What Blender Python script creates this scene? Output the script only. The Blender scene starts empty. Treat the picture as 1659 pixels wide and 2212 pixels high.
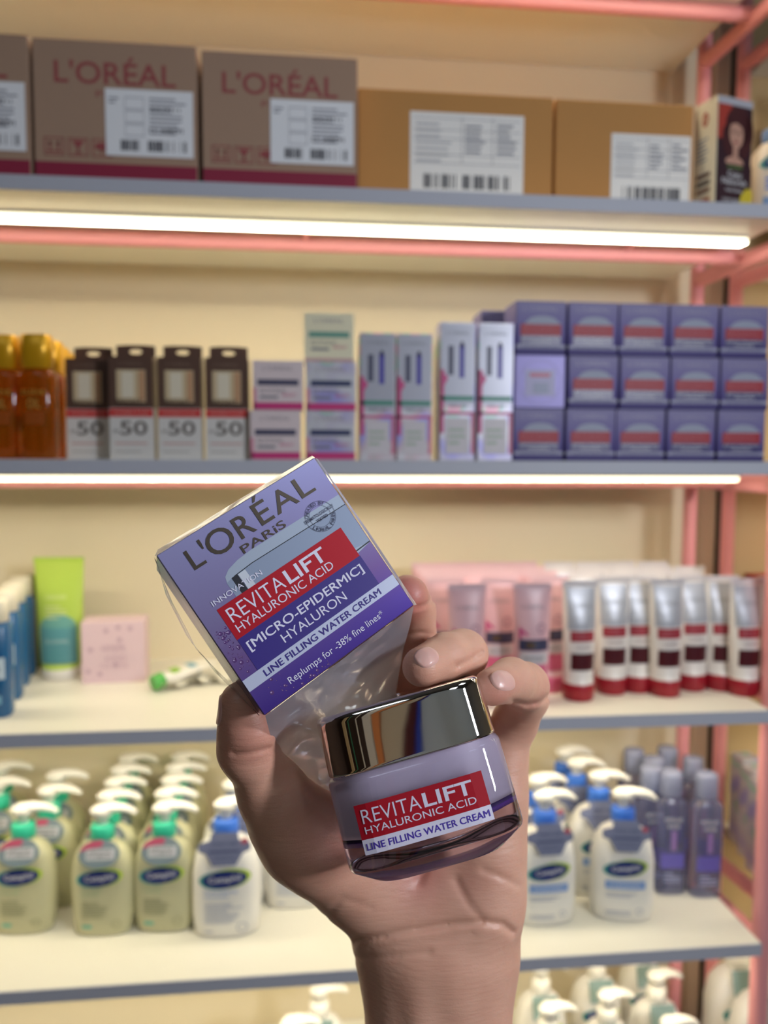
import bpy, bmesh, math, random
import numpy as np
from mathutils import Matrix, Vector
random.seed(7)
S = bpy.context.scene
COL = S.collection
# ------------------------------------------------------------------ camera
F, CX, CY = 1661.0, 829.5, 1106.0            # focal length and centre in pixels of the 1659x2212 frame
YAW, PITCH, ROLL = -0.10193, 0.07130, 0.00388
H0 = 1.42                                    # lens height above the floor
def cam_axes():
    cy, sy = math.cos(YAW), math.sin(YAW)
    f = Vector((-sy*math.cos(PITCH), cy*math.cos(PITCH), -math.sin(PITCH)))
    r = Vector((cy, sy, 0)); u = r.cross(f)
    return r*math.cos(ROLL)+u*math.sin(ROLL), -r*math.sin(ROLL)+u*math.cos(ROLL), f
CR, CU, CF = cam_axes()
ORG = Vector((0, 0, H0))
def c2w(x, y, z): return ORG + CR*x + CU*y + CF*z
def ray(px, py): return CR*((px-CX)/F) + CU*((CY-py)/F) + CF
def pz(px, py, z): return ((px-CX)/F*z, (CY-py)/F*z, z)      # photo point at lens depth z, camera axes
def ground(px, py, h):                                        # photo point on the horizontal plane h above the lens
    d = ray(px, py); t = h/d.z; return Vector((d.x*t, d.y*t, H0+h))
def X_at(px, Y, h=0.0):                                       # X of a photo column on the line (Y, h)
    P = Vector((0, Y, h)); k = (px-CX)/F
    return (k*P.dot(CF) - P.dot(CR)) / (CR.x - k*CF.x)
cam = bpy.data.objects.new('camera', bpy.data.cameras.new('camera')); COL.objects.link(cam)
cam.matrix_world = Matrix(((CR.x, CU.x, -CF.x, 0), (CR.y, CU.y, -CF.y, 0), (CR.z, CU.z, -CF.z, H0), (0, 0, 0, 1)))
cd = cam.data; cd.sensor_fit = 'HORIZONTAL'; cd.lens = 26; cd.sensor_width = 26*1659/F
cd.clip_start = .02; cd.clip_end = 30
cd.dof.use_dof = True; cd.dof.focus_distance = .284; cd.dof.aperture_fstop = 8.2
S.camera = cam
# ------------------------------------------------------------------ world, lights, exposure
S.view_settings.view_transform = 'Standard'; S.view_settings.look = 'None'
S.view_settings.gamma = 1; S.view_settings.exposure = 0.0
W = bpy.data.worlds.new('world'); S.world = W; W.use_nodes = True
W.node_tree.nodes['Background'].inputs[0].default_value = (.6, .68, .85, 1)
W.node_tree.nodes['Background'].inputs[1].default_value = .25
def area(name, loc, target, sx, sy, power, color):
    l = bpy.data.lights.new(name, 'AREA'); l.shape = 'RECTANGLE'; l.size = sx; l.size_y = sy
    l.energy = power; l.color = color
    o = bpy.data.objects.new(name, l); COL.objects.link(o); o.location = loc
    d = Vector(target)-Vector(loc); o.rotation_euler = d.to_track_quat('-Z', 'Y').to_euler()
    return o
area('ceiling_panel_lamp', (1.15, -.25, 2.86), (1.15, -.25, 0), .6, .6, 5, (.80, .92, 1))
area('ceiling_panel_lamp', (-.75, -1.1, 2.86), (-.75, -1.1, 0), .6, .6, 5, (.80, .92, 1))
area('ceiling_panel_lamp', (.9, -1.6, 2.86), (.9, -1.6, 0), .6, .6, 5, (.80, .92, 1))
area('side_key_light', (.95, -.42, 1.72), (.0, .3, 1.25), .11, .20, 12, (.90, .93, 1))  # added key light from the right for hand and box; no such display
LED_STRENGTH = 25
# ------------------------------------------------------------------ materials
def lin(c):
    if isinstance(c, str): c = [int(c[i:i+2], 16)/255 for i in (0, 2, 4)]
    return tuple((x/12.92 if x <= .04045 else ((x+.055)/1.055)**2.4) for x in c)
MC = {}
def mat(col, rough=.5, metal=0., bump=0., bscale=200., var=0., vscale=8., **kw):
    key = (col, rough, metal, bump, bscale, var, vscale, tuple(sorted(kw.items())))
    if key in MC: return MC[key]
    m = bpy.data.materials.new('material_'+str(len(MC))); m.use_nodes = True
    nt = m.node_tree; b = nt.nodes['Principled BSDF']
    c = lin(col)+(1,)
    b.inputs['Base Color'].default_value = c
    b.inputs['Roughness'].default_value = rough; b.inputs['Metallic'].default_value = metal
    for k, v in kw.items(): b.inputs[k.replace('_', ' ')].default_value = v
    tc = nt.nodes.new('ShaderNodeTexCoord')
    if var:
        n = nt.nodes.new('ShaderNodeTexNoise'); n.inputs['Scale'].default_value = vscale; n.inputs['Detail'].default_value = 4
        nt.links.new(tc.outputs['Object'], n.inputs['Vector'])
        mx = nt.nodes.new('ShaderNodeMix'); mx.data_type = 'RGBA'
        mx.inputs[6].default_value = tuple(x*(1-var) for x in c[:3])+(1,); mx.inputs[7].default_value = tuple(min(1, x*(1+var)) for x in c[:3])+(1,)
        nt.links.new(n.outputs['Fac'], mx.inputs[0]); nt.links.new(mx.outputs[2], b.inputs['Base Color'])
    if bump:
        n = nt.nodes.new('ShaderNodeTexNoise'); n.inputs['Scale'].default_value = bscale; n.inputs['Detail'].default_value = 3
        nt.links.new(tc.outputs['Object'], n.inputs['Vector'])
        bp = nt.nodes.new('ShaderNodeBump'); bp.inputs['Strength'].default_value = bump; bp.inputs['Distance'].default_value = .001
        nt.links.new(n.outputs['Fac'], bp.inputs['Height']); nt.links.new(bp.outputs['Normal'], b.inputs['Normal'])
    MC[key] = m; return m
def emit(col, s):
    m = bpy.data.materials.new('lamp_glow'); m.use_nodes = True; nt = m.node_tree
    b = nt.nodes['Principled BSDF']; b.inputs['Base Color'].default_value = (0.9, .9, .8, 1)
    b.inputs['Emission Color'].default_value = col+(1,); b.inputs['Emission Strength'].default_value = s
    return m
def ramp_mat(stops, axis, lo, hi, rough=.4, metal=0., noise=0., nscale=20., **kw):
    """printed colour gradient along an object axis"""
    key = ('ramp', tuple(stops), axis, lo, hi, rough, metal, noise)
    if key in MC: return MC[key]
    m = bpy.data.materials.new('printed_gradient'); m.use_nodes = True; nt = m.node_tree; b = nt.nodes['Principled BSDF']
    tc = nt.nodes.new('ShaderNodeTexCoord'); sp = nt.nodes.new('ShaderNodeSeparateXYZ'); nt.links.new(tc.outputs['Object'], sp.inputs[0])
    mr = nt.nodes.new('ShaderNodeMapRange'); mr.inputs[1].default_value = lo; mr.inputs[2].default_value = hi
    nt.links.new(sp.outputs[axis], mr.inputs[0]); src = mr.outputs[0]
    if noise:
        n = nt.nodes.new('ShaderNodeTexNoise'); n.inputs['Scale'].default_value = nscale; nt.links.new(tc.outputs['Object'], n.inputs['Vector'])
        ma = nt.nodes.new('ShaderNodeMath'); ma.operation = 'MULTIPLY_ADD'; ma.inputs[1].default_value = noise; nt.links.new(n.outputs['Fac'], ma.inputs[0]); nt.links.new(src, ma.inputs[2])
        mb = nt.nodes.new('ShaderNodeMath'); mb.operation = 'SUBTRACT'; mb.inputs[1].default_value = noise/2; nt.links.new(ma.outputs[0], mb.inputs[0]); src = mb.outputs[0]
    cr = nt.nodes.new('ShaderNodeValToRGB'); nt.links.new(src, cr.inputs[0])
    e = cr.color_ramp.elements
    e[0].position = stops[0][0]; e[0].color = lin(stops[0][1])+(1,); e[1].position = stops[-1][0]; e[1].color = lin(stops[-1][1])+(1,)
    for p, c in stops[1:-1]:
        q = e.new(p); q.color = lin(c)+(1,)
    nt.links.new(cr.outputs[0], b.inputs['Base Color'])
    b.inputs['Roughness'].default_value = rough; b.inputs['Metallic'].default_value = metal
    for k, v in kw.items(): b.inputs[k.replace('_', ' ')].default_value = v
    MC[key] = m; return m
# ------------------------------------------------------------------ object helpers
def tag(o, label=None, cat=None, group=None, kind=None):
    if label: o['label'] = label
    if cat: o['category'] = cat
    if group: o['group'] = group
    if kind: o['kind'] = kind
    return o
def link(name, me, parent=None, loc=None):
    o = bpy.data.objects.new(name, me); COL.objects.link(o)
    if parent: o.parent = parent
    if loc is not None: o.location = loc
    return o
def thing(name, label, cat, loc=(0, 0, 0), rz=0, group=None):
    o = link(name, None, None, loc); o.rotation_euler = (0, 0, rz); return tag(o, label, cat, group)
def copy_tree(o, parent=None):
    c = o.copy(); COL.objects.link(c); c.parent = parent
    for ch in list(o.children): copy_tree(ch, c)
    return c
def remove_tree(o):
    for ch in list(o.children): remove_tree(ch)
    bpy.data.objects.remove(o)
class MB:
    def __init__(s): s.v = []; s.f = []; s.m = []; s.mats = []; s.sm = []
    def mi(s, m):
        if m not in s.mats: s.mats.append(m)
        return s.mats.index(m)
    def add(s, vs, fs, m, smooth=False):
        b = len(s.v); s.v += [tuple(x) for x in vs]; i = s.mi(m)
        for f in fs: s.f.append([k+b for k in f]); s.m.append(i); s.sm.append(smooth)
        return s
    def box(s, x0, x1, y0, y1, z0, z1, m):
        v = [(x, y, z) for z in (z0, z1) for y in (y0, y1) for x in (x0, x1)]
        return s.add(v, [(0, 2, 3, 1), (4, 5, 7, 6), (0, 1, 5, 4), (2, 6, 7, 3), (0, 4, 6, 2), (1, 3, 7, 5)], m)
    def loft(s, secs, m, n=32, caps=True, smooth=True):
        """secs: (z, rx, ry, exponent, cx, cy)"""
        vs = []; fs = []
        for sec in secs:
            z, rx, ry = sec[:3]; e = sec[3] if len(sec) > 3 else 2; cx = sec[4] if len(sec) > 4 else 0; cy = sec[5] if len(sec) > 5 else 0
            for k in range(n):
                a = 2*math.pi*k/n; c, d = math.cos(a), math.sin(a)
                t = (abs(c)**e+abs(d)**e)**(-1/e)
                vs.append((cx+rx*c*t, cy+ry*d*t, z))
        for i in range(len(secs)-1):
            for k in range(n):
                k2 = (k+1) % n; fs.append((i*n+k, i*n+k2, (i+1)*n+k2, (i+1)*n+k))
        s.add(vs, fs, m, smooth)
        if caps:
            b = len(secs)-1
            s.add(vs[:n], [tuple(range(n))[::-1]], m); s.add(vs[b*n:], [tuple(range(n))], m)
        return s
    def tube(s, pts, rads, m, n=14, smooth=True):
        """rads: (side, up) or a number per point"""
        P = [Vector(p) for p in pts]; vs = []; fs = []
        for i, p in enumerate(P):
            d = (P[min(i+1, len(P)-1)]-P[max(i-1, 0)]).normalized()
            up = Vector((0, 0, 1)) if abs(d.z) < .9 else Vector((0, 1, 0))
            a = d.cross(up).normalized(); b = a.cross(d)
            r = rads[i] if isinstance(rads, list) else rads
            ra, rb = r if isinstance(r, tuple) else (r, r)
            for k in range(n):
                t = 2*math.pi*k/n; vs.append(p+a*ra*math.cos(t)+b*rb*math.sin(t))
        for i in range(len(P)-1):
            for k in range(n):
                k2 = (k+1) % n; fs.append((i*n+k, i*n+k2, (i+1)*n+k2, (i+1)*n+k))
        s.add(vs, fs, m, smooth); s.add(vs[:n], [tuple(range(n))[::-1]], m); s.add(vs[-n:], [tuple(range(n))], m)
        return s
    def build(s, name, parent=None, bevel=0., loc=None):
        me = bpy.data.meshes.new(name); me.from_pydata(s.v, [], s.f)
        for m in s.mats: me.materials.append(m)
        me.polygons.foreach_set('material_index', s.m); me.polygons.foreach_set('use_smooth', s.sm); me.update()
        o = link(name, me, parent, loc)
        if bevel:
            bm = bmesh.new(); bm.from_mesh(me); bmesh.ops.remove_doubles(bm, verts=bm.verts, dist=1e-6)
            bmesh.ops.bevel(bm, geom=list(bm.edges), offset=bevel, segments=2, affect='EDGES', profile=.5); bm.to_mesh(me); bm.free()
        return o
TX = {}
def text_mesh(s, weight=0.):
    """built-in font -> flat mesh, normalised to its own box"""
    if (s, weight) in TX: return TX[(s, weight)]
    c = bpy.data.curves.new('t', 'FONT'); c.body = s; c.offset = weight; c.resolution_u = 4
    o = bpy.data.objects.new('t', c); COL.objects.link(o); bpy.context.view_layer.update()
    dg = bpy.context.evaluated_depsgraph_get(); me = bpy.data.meshes.new_from_object(o.evaluated_get(dg))
    v = np.array([p.co[:2] for p in me.vertices]); f = [tuple(p.vertices) for p in me.polygons]
    bpy.data.objects.remove(o); bpy.data.curves.remove(c); bpy.data.meshes.remove(me)
    lo, hi = v.min(0), v.max(0); asp = (hi-lo)[0]/(hi-lo)[1]; v = (v-lo)/(hi-lo)
    TX[(s, weight)] = (v, f, asp); return TX[(s, weight)]
def decal(name, parent, items, wrap=None, eps=.0003, M=None, step=.004):
    """flat printed shapes in x (right) and z (up) on the front (-y) of a thing"""
    mb = MB()
    if wrap is None: wrap = lambda x, z: 0.
    def put(pts, fs, m, layer):
        vs = [(x, wrap(x, z)-eps*layer, z) for x, z in pts]
        if M is not None: vs = [M @ Vector(v) for v in vs]
        mb.add(vs, fs, m)
    for it in items:
        k = it[0]; 
        if k == 'r':
            _, x0, x1, z0, z1, m, ly = it
            nx = max(1, int(abs(x1-x0)/step)) if wrap.__name__ != '<lambda>' else 1
            nz = max(1, int(abs(z1-z0)/step/2)) if wrap.__name__ != '<lambda>' else 1
            pts = [(x0+(x1-x0)*i/nx, z0+(z1-z0)*j/nz) for j in range(nz+1) for i in range(nx+1)]
            fs = [(j*(nx+1)+i, j*(nx+1)+i+1, (j+1)*(nx+1)+i+1, (j+1)*(nx+1)+i) for j in range(nz) for i in range(nx)]
            put(pts, fs, m, ly)
        elif k == 'e':
            _, cx, cz, rx, rz, m, ly, rot = (it+(0,))[:8]
            n = 28; rings = 3; pts = [(cx, cz)]; fs = []
            for j in range(1, rings+1):
                for i in range(n):
                    a = 2*math.pi*i/n; x = rx*math.cos(a)*j/rings; z = rz*math.sin(a)*j/rings
                    pts.append((cx+x*math.cos(rot)-z*math.sin(rot), cz+x*math.sin(rot)+z*math.cos(rot)))
            for i in range(n): fs.append((0, 1+i, 1+(i+1) % n))
            for j in range(rings-1):
                for i in range(n): a = 1+j*n; fs.append((a+i, a+n+i, a+n+(i+1) % n, a+(i+1) % n))
            put(pts, fs, m, ly)
        elif k == 'ring':
            _, cx, cz, r, w, m, ly = it; n = 48
            pts = [(cx+q*math.cos(2*math.pi*i/n), cz+q*math.sin(2*math.pi*i/n)) for q in (r-w, r) for i in range(n)]
            put(pts, [(i, n+i, n+(i+1) % n, (i+1) % n) for i in range(n)], m, ly)
        elif k == 't':
            _, s, x0, x1, z0, z1, m, ly, w = (it+(0.,))[:9]
            v, f, asp = text_mesh(s, w)
            put([(x0+(x1-x0)*a, z0+(z1-z0)*b) for a, b in v], f, m, ly)
        elif k == 'tr':                                     # rotated text about its centre
            _, s, cx, cz, wd, ht, rot, m, ly, w = it
            v, f, asp = text_mesh(s, w); c, d = math.cos(rot), math.sin(rot)
            put([(cx+(a-.5)*wd*c-(b-.5)*ht*d, cz+(a-.5)*wd*d+(b-.5)*ht*c) for a, b in v], f, m, ly)
        elif k == 'p':
            _, pts, m, ly = it; put(pts, [tuple(range(len(pts)))], m, ly)
    o = mb.build(name, parent); return o
def bars(x0, x1, z0, z1, m, ly, seed=1, fill=.5):
    rd = random.Random(seed); out = []; x = x0
    while x < x1:
        w = rd.uniform(.4, 1.6)*(x1-x0)/60
        if rd.random() < fill+.15: out.append(('r', x, min(x+w, x1), z0, z1, m, ly))
        x += w*1.35
    return out
def lines(x0, x1, z0, z1, n, m, ly, seed=1, th=.45):
    rd = random.Random(seed); out = []; p = (z1-z0)/n
    for i in range(n): out.append(('r', x0, x0+(x1-x0)*rd.uniform(.55, 1), z0+i*p, z0+i*p+p*th, m, ly))
    return out
def arc_text(s, cx, cz, r, a0, a1, h, m, ly, flip=False):
    out = []; n = len(s)
    for i, ch in enumerate(s):
        if ch == ' ': continue
        a = a0+(a1-a0)*(i+.5)/n; w = h*(.35 if ch in "I'" else .85)
        out.append(('tr', ch, cx+r*math.cos(a), cz+r*math.sin(a), w, h, a-math.pi/2+(math.pi if flip else 0), m, ly, 0.))
    return out
def boxmesh(name, parent, w, d, h, m, bevel=.0008, y0=None):
    return MB().box(-w/2, w/2, -d/2, d/2, 0, h, m).build(name, parent, bevel)
# inks
WHITE = mat('e9e9ee', .45); BLACK = mat('1c1b22', .5); GREYINK = mat('8b8f98', .5)
# ------------------------------------------------------------------ setting
CREAM = mat('e6dabd', .5, bump=.05, bscale=60, var=.03, vscale=3)
wallm = mat('cbbfa8', .7, var=.05)
def struct(name, x0, x1, y0, y1, z0, z1, m): return tag(MB().box(x0, x1, y0, y1, z0, z1, m).build(name), kind='structure')
struct('floor', -2.6, 2.8, -2.6, 1.55, -.05, 0, mat('6a6560', .35, var=.1, vscale=4))
struct('ceiling', -2.6, 2.8, -2.6, 1.55, 2.9, 2.95, mat('6c6c6c', .8))
struct('wall_back', -2.6, 2.8, 1.5, 1.55, 0, 2.9, wallm)
struct('wall_left', -2.65, -2.6, -2.6, 1.55, 0, 2.9, mat('5d4638', .7))
struct('wall_right', 2.8, 2.85, -2.6, 1.55, 0, 2.9, mat('8f8a85', .7))
struct('wall_front', -2.6, 2.8, -2.65, -2.6, 0, 2.9, mat('38343a', .7))
# ------------------------------------------------------------------ shelving
LEDM = emit((1., .89, .66), LED_STRENGTH); LEDSIDE = emit((1., .90, .62), 2.2)
PINK = mat('eda0a4', .45); PINKD = mat('e0707c', .4)
SH = {'S': .704, 'A': .3319, 'B': -.0234, 'C': -.3838, 'D': -.7378, 'E': -1.093}     # underside heights from the lens
TH = .019; YF = 1.03; YW = 1.40; XL, XR = -.95, .672
names = {'S': 'topmost', 'A': 'upper', 'B': 'middle', 'C': 'third', 'D': 'fourth', 'E': 'lowest'}
what = {'S': 'above the cartons at the top edge', 'A': 'carrying the cartons', 'B': 'carrying the row of small face cream boxes', 'C': 'carrying red capped tubes, behind the hand', 'D': 'carrying pump bottles beside the wrist', 'E': 'at the bottom edge under white pump bottles'}
edge = mat('b8bbc8', .5); top = mat('eeeadb', .38, bump=.02)  # front edge toned blue-grey: dim cool light put into its colour
back = tag(MB().box(XL, .742, YW, YW+.02, .02, 2.55, CREAM).build('back_panel'), 'cream laminate back panel behind the shelves of the main bay', 'panel')
for k, z in SH.items():
    s = thing('shelf_board', 'white shelf board with shade-toned grey edge, %s' % what[k], 'shelf', (0, 0, H0+z))
    MB().box(XL, XR, YF+.002, YW-.001, 0, TH, top).build('board', s, .0008)
    MB().box(XL, XR, YF, YF+.0018, .0002, TH-.0002, edge).build('edge_strip', s)
    if k != 'E':
        l = MB().box(XL+.02, XR-.014, 1.112, 1.134, -.0108, -.0040, LEDSIDE).add([(XL+.02, 1.112, -.0110), (XR-.014, 1.112, -.0110), (XR-.014, 1.134, -.0110), (XL+.02, 1.134, -.0110)], [(0, 3, 2, 1)], LEDM).build('light_strip', s)
        l['label'] = 'glowing warm LED strip'
        MB().box(XL+.02, XR-.014, 1.109, 1.137, -.0040, 0, mat('d8d4c8', .5)).build('light_strip_base', s)
fr = thing('display_rack', 'salmon pink tube frame of the main shelf bay', 'shelf frame', (0, 0, 0))
def post(parent, x, y, r, name='post', m=PINK): MB().tube([(x, y, .0), (x, y, 2.5)], r, m, 20).build(name, parent)
XP = .695; XPF = .706
post(fr, XP, 1.33, .0118); post(fr, XPF, 1.085, .014); post(fr, XL-.03, 1.33, .0118); post(fr, XL-.03, 1.085, .014)
for k, z in SH.items():
    zz = H0+z-.0125
    MB().tube([(XL-.03, 1.19, zz), (XP+.005, 1.19, zz)], .0115, PINK, 16).build('cross_bar', fr)
    MB().tube([(XP, 1.33, zz-.004), (XPF, 1.085, zz-.004)], (.011, .0135), PINK, 16).build('side_rail', fr)
    MB().tube([(XL-.03, 1.33, zz-.004), (XL-.03, 1.085, zz-.004)], (.011, .0135), PINK, 16).build('side_rail', fr)
    for xx in (-.5, .0, .5):
        MB().tube([(xx, 1.182, zz+.006), (xx+.004, 1.165, zz+.011)], .006, PINK, 12).build('bracket_peg', fr)
# neighbouring bay on the right
nb = thing('display_rack', 'pink tube frame of the neighbouring bay at the right edge', 'shelf frame')
post(nb, .768, 1.33, .0118); post(nb, .79, 1.085, .014)
tag(MB().box(.80, 1.9, YW, YW+.02, .02, 2.55, mat('c9ae80', .5)).build('back_panel'), 'tan back panel of the neighbouring bay at the right edge', 'panel')
tag(MB().box(.745, .772, YW-.02, YW+.02, .02, 2.55, mat('cdb6a0', .5)).build('upright_strip'), 'pale upright strip between the two bays', 'upright')
tag(MB().box(.775, .795, YW-.03, YW+.02, .02, 2.55, mat('4a4038', .5)).build('dark_gap_strip'), 'dark strip for the shaded gap between the two bays', 'upright')  # dark colour stands in for the shaded slot between the posts
for k, z in SH.items():
    zz = H0+z-.0125
    MB().tube([(.768, 1.33, zz-.004), (.79, 1.085, zz-.004)], (.011, .0135), PINK, 16).build('side_rail', nb)
    s = thing('shelf_board', 'neighbouring bay shelf board at the right edge, %s level' % names[k], 'shelf', (0, 0, H0+z))
    MB().box(.815, 1.9, YF+.002, YW-.001, 0, TH, top).build('board', s)
    MB().box(.815, 1.9, YF, YF+.0018, .0002, TH-.0002, edge).build('edge_strip', s)
    if k != 'E': MB().box(.83, 1.85, 1.112, 1.134, -.0108, -.0040, LEDSIDE).add([(.83, 1.112, -.0110), (1.85, 1.112, -.0110), (1.85, 1.134, -.0110), (.83, 1.134, -.0110)], [(0, 3, 2, 1)], LEDM).build('light_strip', s)['label'] = 'glowing warm LED strip'
TOP = {k: H0+z+TH for k, z in SH.items()}
TH_ = {k: z+TH for k, z in SH.items()}
# ------------------------------------------------------------------ upper shelf: shipping cartons
ordinal = ['front', 'second', 'third', 'fourth', 'fifth', 'sixth']
def px_w(px0, px1, Y, h): return X_at(px0, Y, h), X_at(px1, Y, h)
zA = TOP['A']; hA = TH_['A']
CARD = mat('a98b76', .75, bump=.1, bscale=90, var=.06, vscale=6); REDP = mat('9a4a4c', .7); REDB = mat('8e1d3e', .6)
LAB = mat('eef0f6', .5); INKB = mat('3a3a44', .6); INKL = mat('8d8f9c', .6)
def red_carton(name_label, x0, x1, h, dep=.27, rz=0):
    w = x1-x0; Y = YF+.012
    t = thing('shipping_carton', name_label, 'carton', ((x0+x1)/2, Y+dep/2, zA), rz, 'grey brown cartons with red lettering')
    boxmesh('carton_body', t, w, dep, h, CARD, .0015)
    MB().box(-w/2+.002, w/2-.002, -.03, .03, 0, .0004, mat('c9a878', .3)).build('packing_tape', t, loc=(0, 0, h))
    f = -dep/2
    M = Matrix.Translation((0, f, 0))
    decal('printed_lettering', t, [('t', "L'ORÉAL", -w*.37, w*.37, h*.69, h*.89, REDP, 1, .012), ('t', 'PARIS', -w*.12, w*.12, h*.60, h*.645, REDP, 1)], M=M)
    decal('printed_band', t, [('r', -w/2+.001, w/2-.001, .001, h*.125, REDB, 1)], M=M)
    ic = []
    for i in range(3):
        a = -w*.44+i*w*.145; b = a+w*.12; z0, z1 = h*.17, h*.30
        ic += [('r', a, b, z0, z0+.0015, REDP, 1), ('r', a, b, z1-.0015, z1, REDP, 1), ('r', a, a+.0015, z0, z1, REDP, 1), ('r', b-.0015, b, z0, z1, REDP, 1)]
        c = (a+b)/2
        if i == 0: ic += [('r', c-.006, c-.004, z0+.005, z1-.005, REDP, 1), ('r', c+.004, c+.006, z0+.005, z1-.005, REDP, 1), ('p', [(c-.008, z1-.009), (c-.002, z1-.009), (c-.005, z1-.004)], REDP, 1), ('p', [(c+.002, z1-.009), (c+.008, z1-.009), (c+.005, z1-.004)], REDP, 1), ('r', c-.009, c+.009, z0+.004, z0+.006, REDP, 1)]
        if i == 1: ic += [('p', [(c-.008, z1-.003), (c, z0+.008), (c+.008, z1-.003)], REDP, 1), ('r', c-.001, c+.001, z0+.004, z0+.010, REDP, 1), ('r', c-.005, c+.005, z0+.003, z0+.005, REDP, 1)]
        if i == 2: ic += [('e', c, (z0+z1)/2+.002, .009, .005, REDP, 1), ('r', c-.0008, c+.0008, z0+.003, (z0+z1)/2, REDP, 1)]
    decal('care_symbols', t, ic, M=M)
    a, b, z0, z1 = -w*.065, w*.475, h*.185, h*.665
    L = [('r', a, b, z0, z1, LAB, 1)]; W_ = b-a; H_ = z1-z0
    L += bars(a+W_*.1, a+W_*.92, z0+H_*.08, z0+H_*.24, INKB, 2, 5)
    for i in range(3):
        q = z0+H_*(.30+.2*i); L += [('r', a+W_*.22, a+W_*.44, q, q+.0008, INKL, 2), ('r', a+W_*.22, a+W_*.44, q+H_*.17, q+H_*.17+.0008, INKL, 2), ('r', a+W_*.22, a+W_*.225, q, q+H_*.17, INKL, 2), ('r', a+W_*.435, a+W_*.44, q, q+H_*.17, INKL, 2)]
    L += lines(a+W_*.5, a+W_*.95, z0+H_*.34, z0+H_*.92, 9, INKL, 2, 3, .4) + lines(a+W_*.04, a+W_*.16, z0+H_*.78, z0+H_*.9, 2, INKL, 2)
    L += [('t', '11 ABD1', a+W_*.5, a+W_*.88, z0+H_*.36, z0+H_*.44, INKB, 3), ('t', 'AA29711', a+W_*.5, a+W_*.85, z0+H_*.68, z0+H_*.75, INKB, 3)]
    decal('shipping_label', t, L, M=Matrix.Translation((0, f-.0007, 0)))
    return t
Yc = YF+.012
c1 = px_w(-290, 68, Yc, hA); c2 = px_w(76, 428, Yc, hA); c3 = px_w(438, 772, Yc, hA)
red_carton('grey brown carton cut off by the left picture edge, on the upper shelf', c1[0], c1[1], .174)
red_carton('grey brown carton with red lettering, the middle of the three on the upper shelf', c2[0], c2[1], .172)
red_carton('grey brown carton with red lettering, rightmost of the three, next to the plain tan cartons', c3[0], c3[1], .168)
TAN = mat('c08a4c', .75, bump=.08, bscale=80, var=.04, vscale=5)
def tan_carton(label, x0, x1, h, Y, lab, seed):
    w = x1-x0; dep = .24; t = thing('shipping_carton', label, 'carton', ((x0+x1)/2, Y+dep/2, zA), 0, 'plain tan cartons')
    boxmesh('carton_body', t, w, dep, h, TAN, .0025)
    MB().box(-w/2+.002, w/2-.002, -.03, .03, 0, .0004, mat('caa066', .3)).build('packing_tape', t, loc=(0, 0, h))
    xm = (x0+x1)/2; a, b = lab[0]-xm, lab[1]-xm; z0, z1 = .004, lab[2]; W_ = b-a; H_ = z1-z0
    L = [('r', a, b, z0, z1, mat('f2f0ee', .5), 1)] + bars(a+W_*.12, a+W_*.88, z0+H_*.14, z0+H_*.30, INKB, 2, seed)
    for q in (.42, .52, .7, .8, .93): L.append(('r', a+W_*.03, b-W_*.03, z0+H_*q, z0+H_*q+.0007, INKL, 2))
    for q in (.45, .72): L.append(('r', a+W_*q, a+W_*q+.0007, z0+H_*.42, z0+H_*.96, INKL, 2))
    L += lines(a+W_*.48, a+W_*.66, z0+H_*.55, z0+H_*.9, 6, INKL, 2, seed) + lines(a+W_*.76, a+W_*.96, z0+H_*.55, z0+H_*.92, 6, INKL, 2, seed+1) + lines(a+W_*.05, a+W_*.38, z0+H_*.44, z0+H_*.92, 7, mat('b0b2ba', .6), 2, seed+2, .3)
    decal('shipping_label', t, L, M=Matrix.Translation((0, -dep/2, 0)))
Yt = YF+.05
t4 = px_w(745, 1192, Yt, hA); t5 = px_w(1199, 1497, Yt, hA)
l4 = px_w(885, 1129, Yt, hA); l5 = px_w(1321, 1492, Yt, hA)
tan_carton('plain tan carton with a white barcode label, touching the red lettered cartons', c3[1]+.003, t4[1], .150, Yt, (l4[0], l4[1], .122), 11)
tan_carton('plain tan carton with white label, partly behind the hair dye box', t5[0], t5[1], .152, Yt+.006, (l5[0], l5[1], .108), 14)
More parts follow.
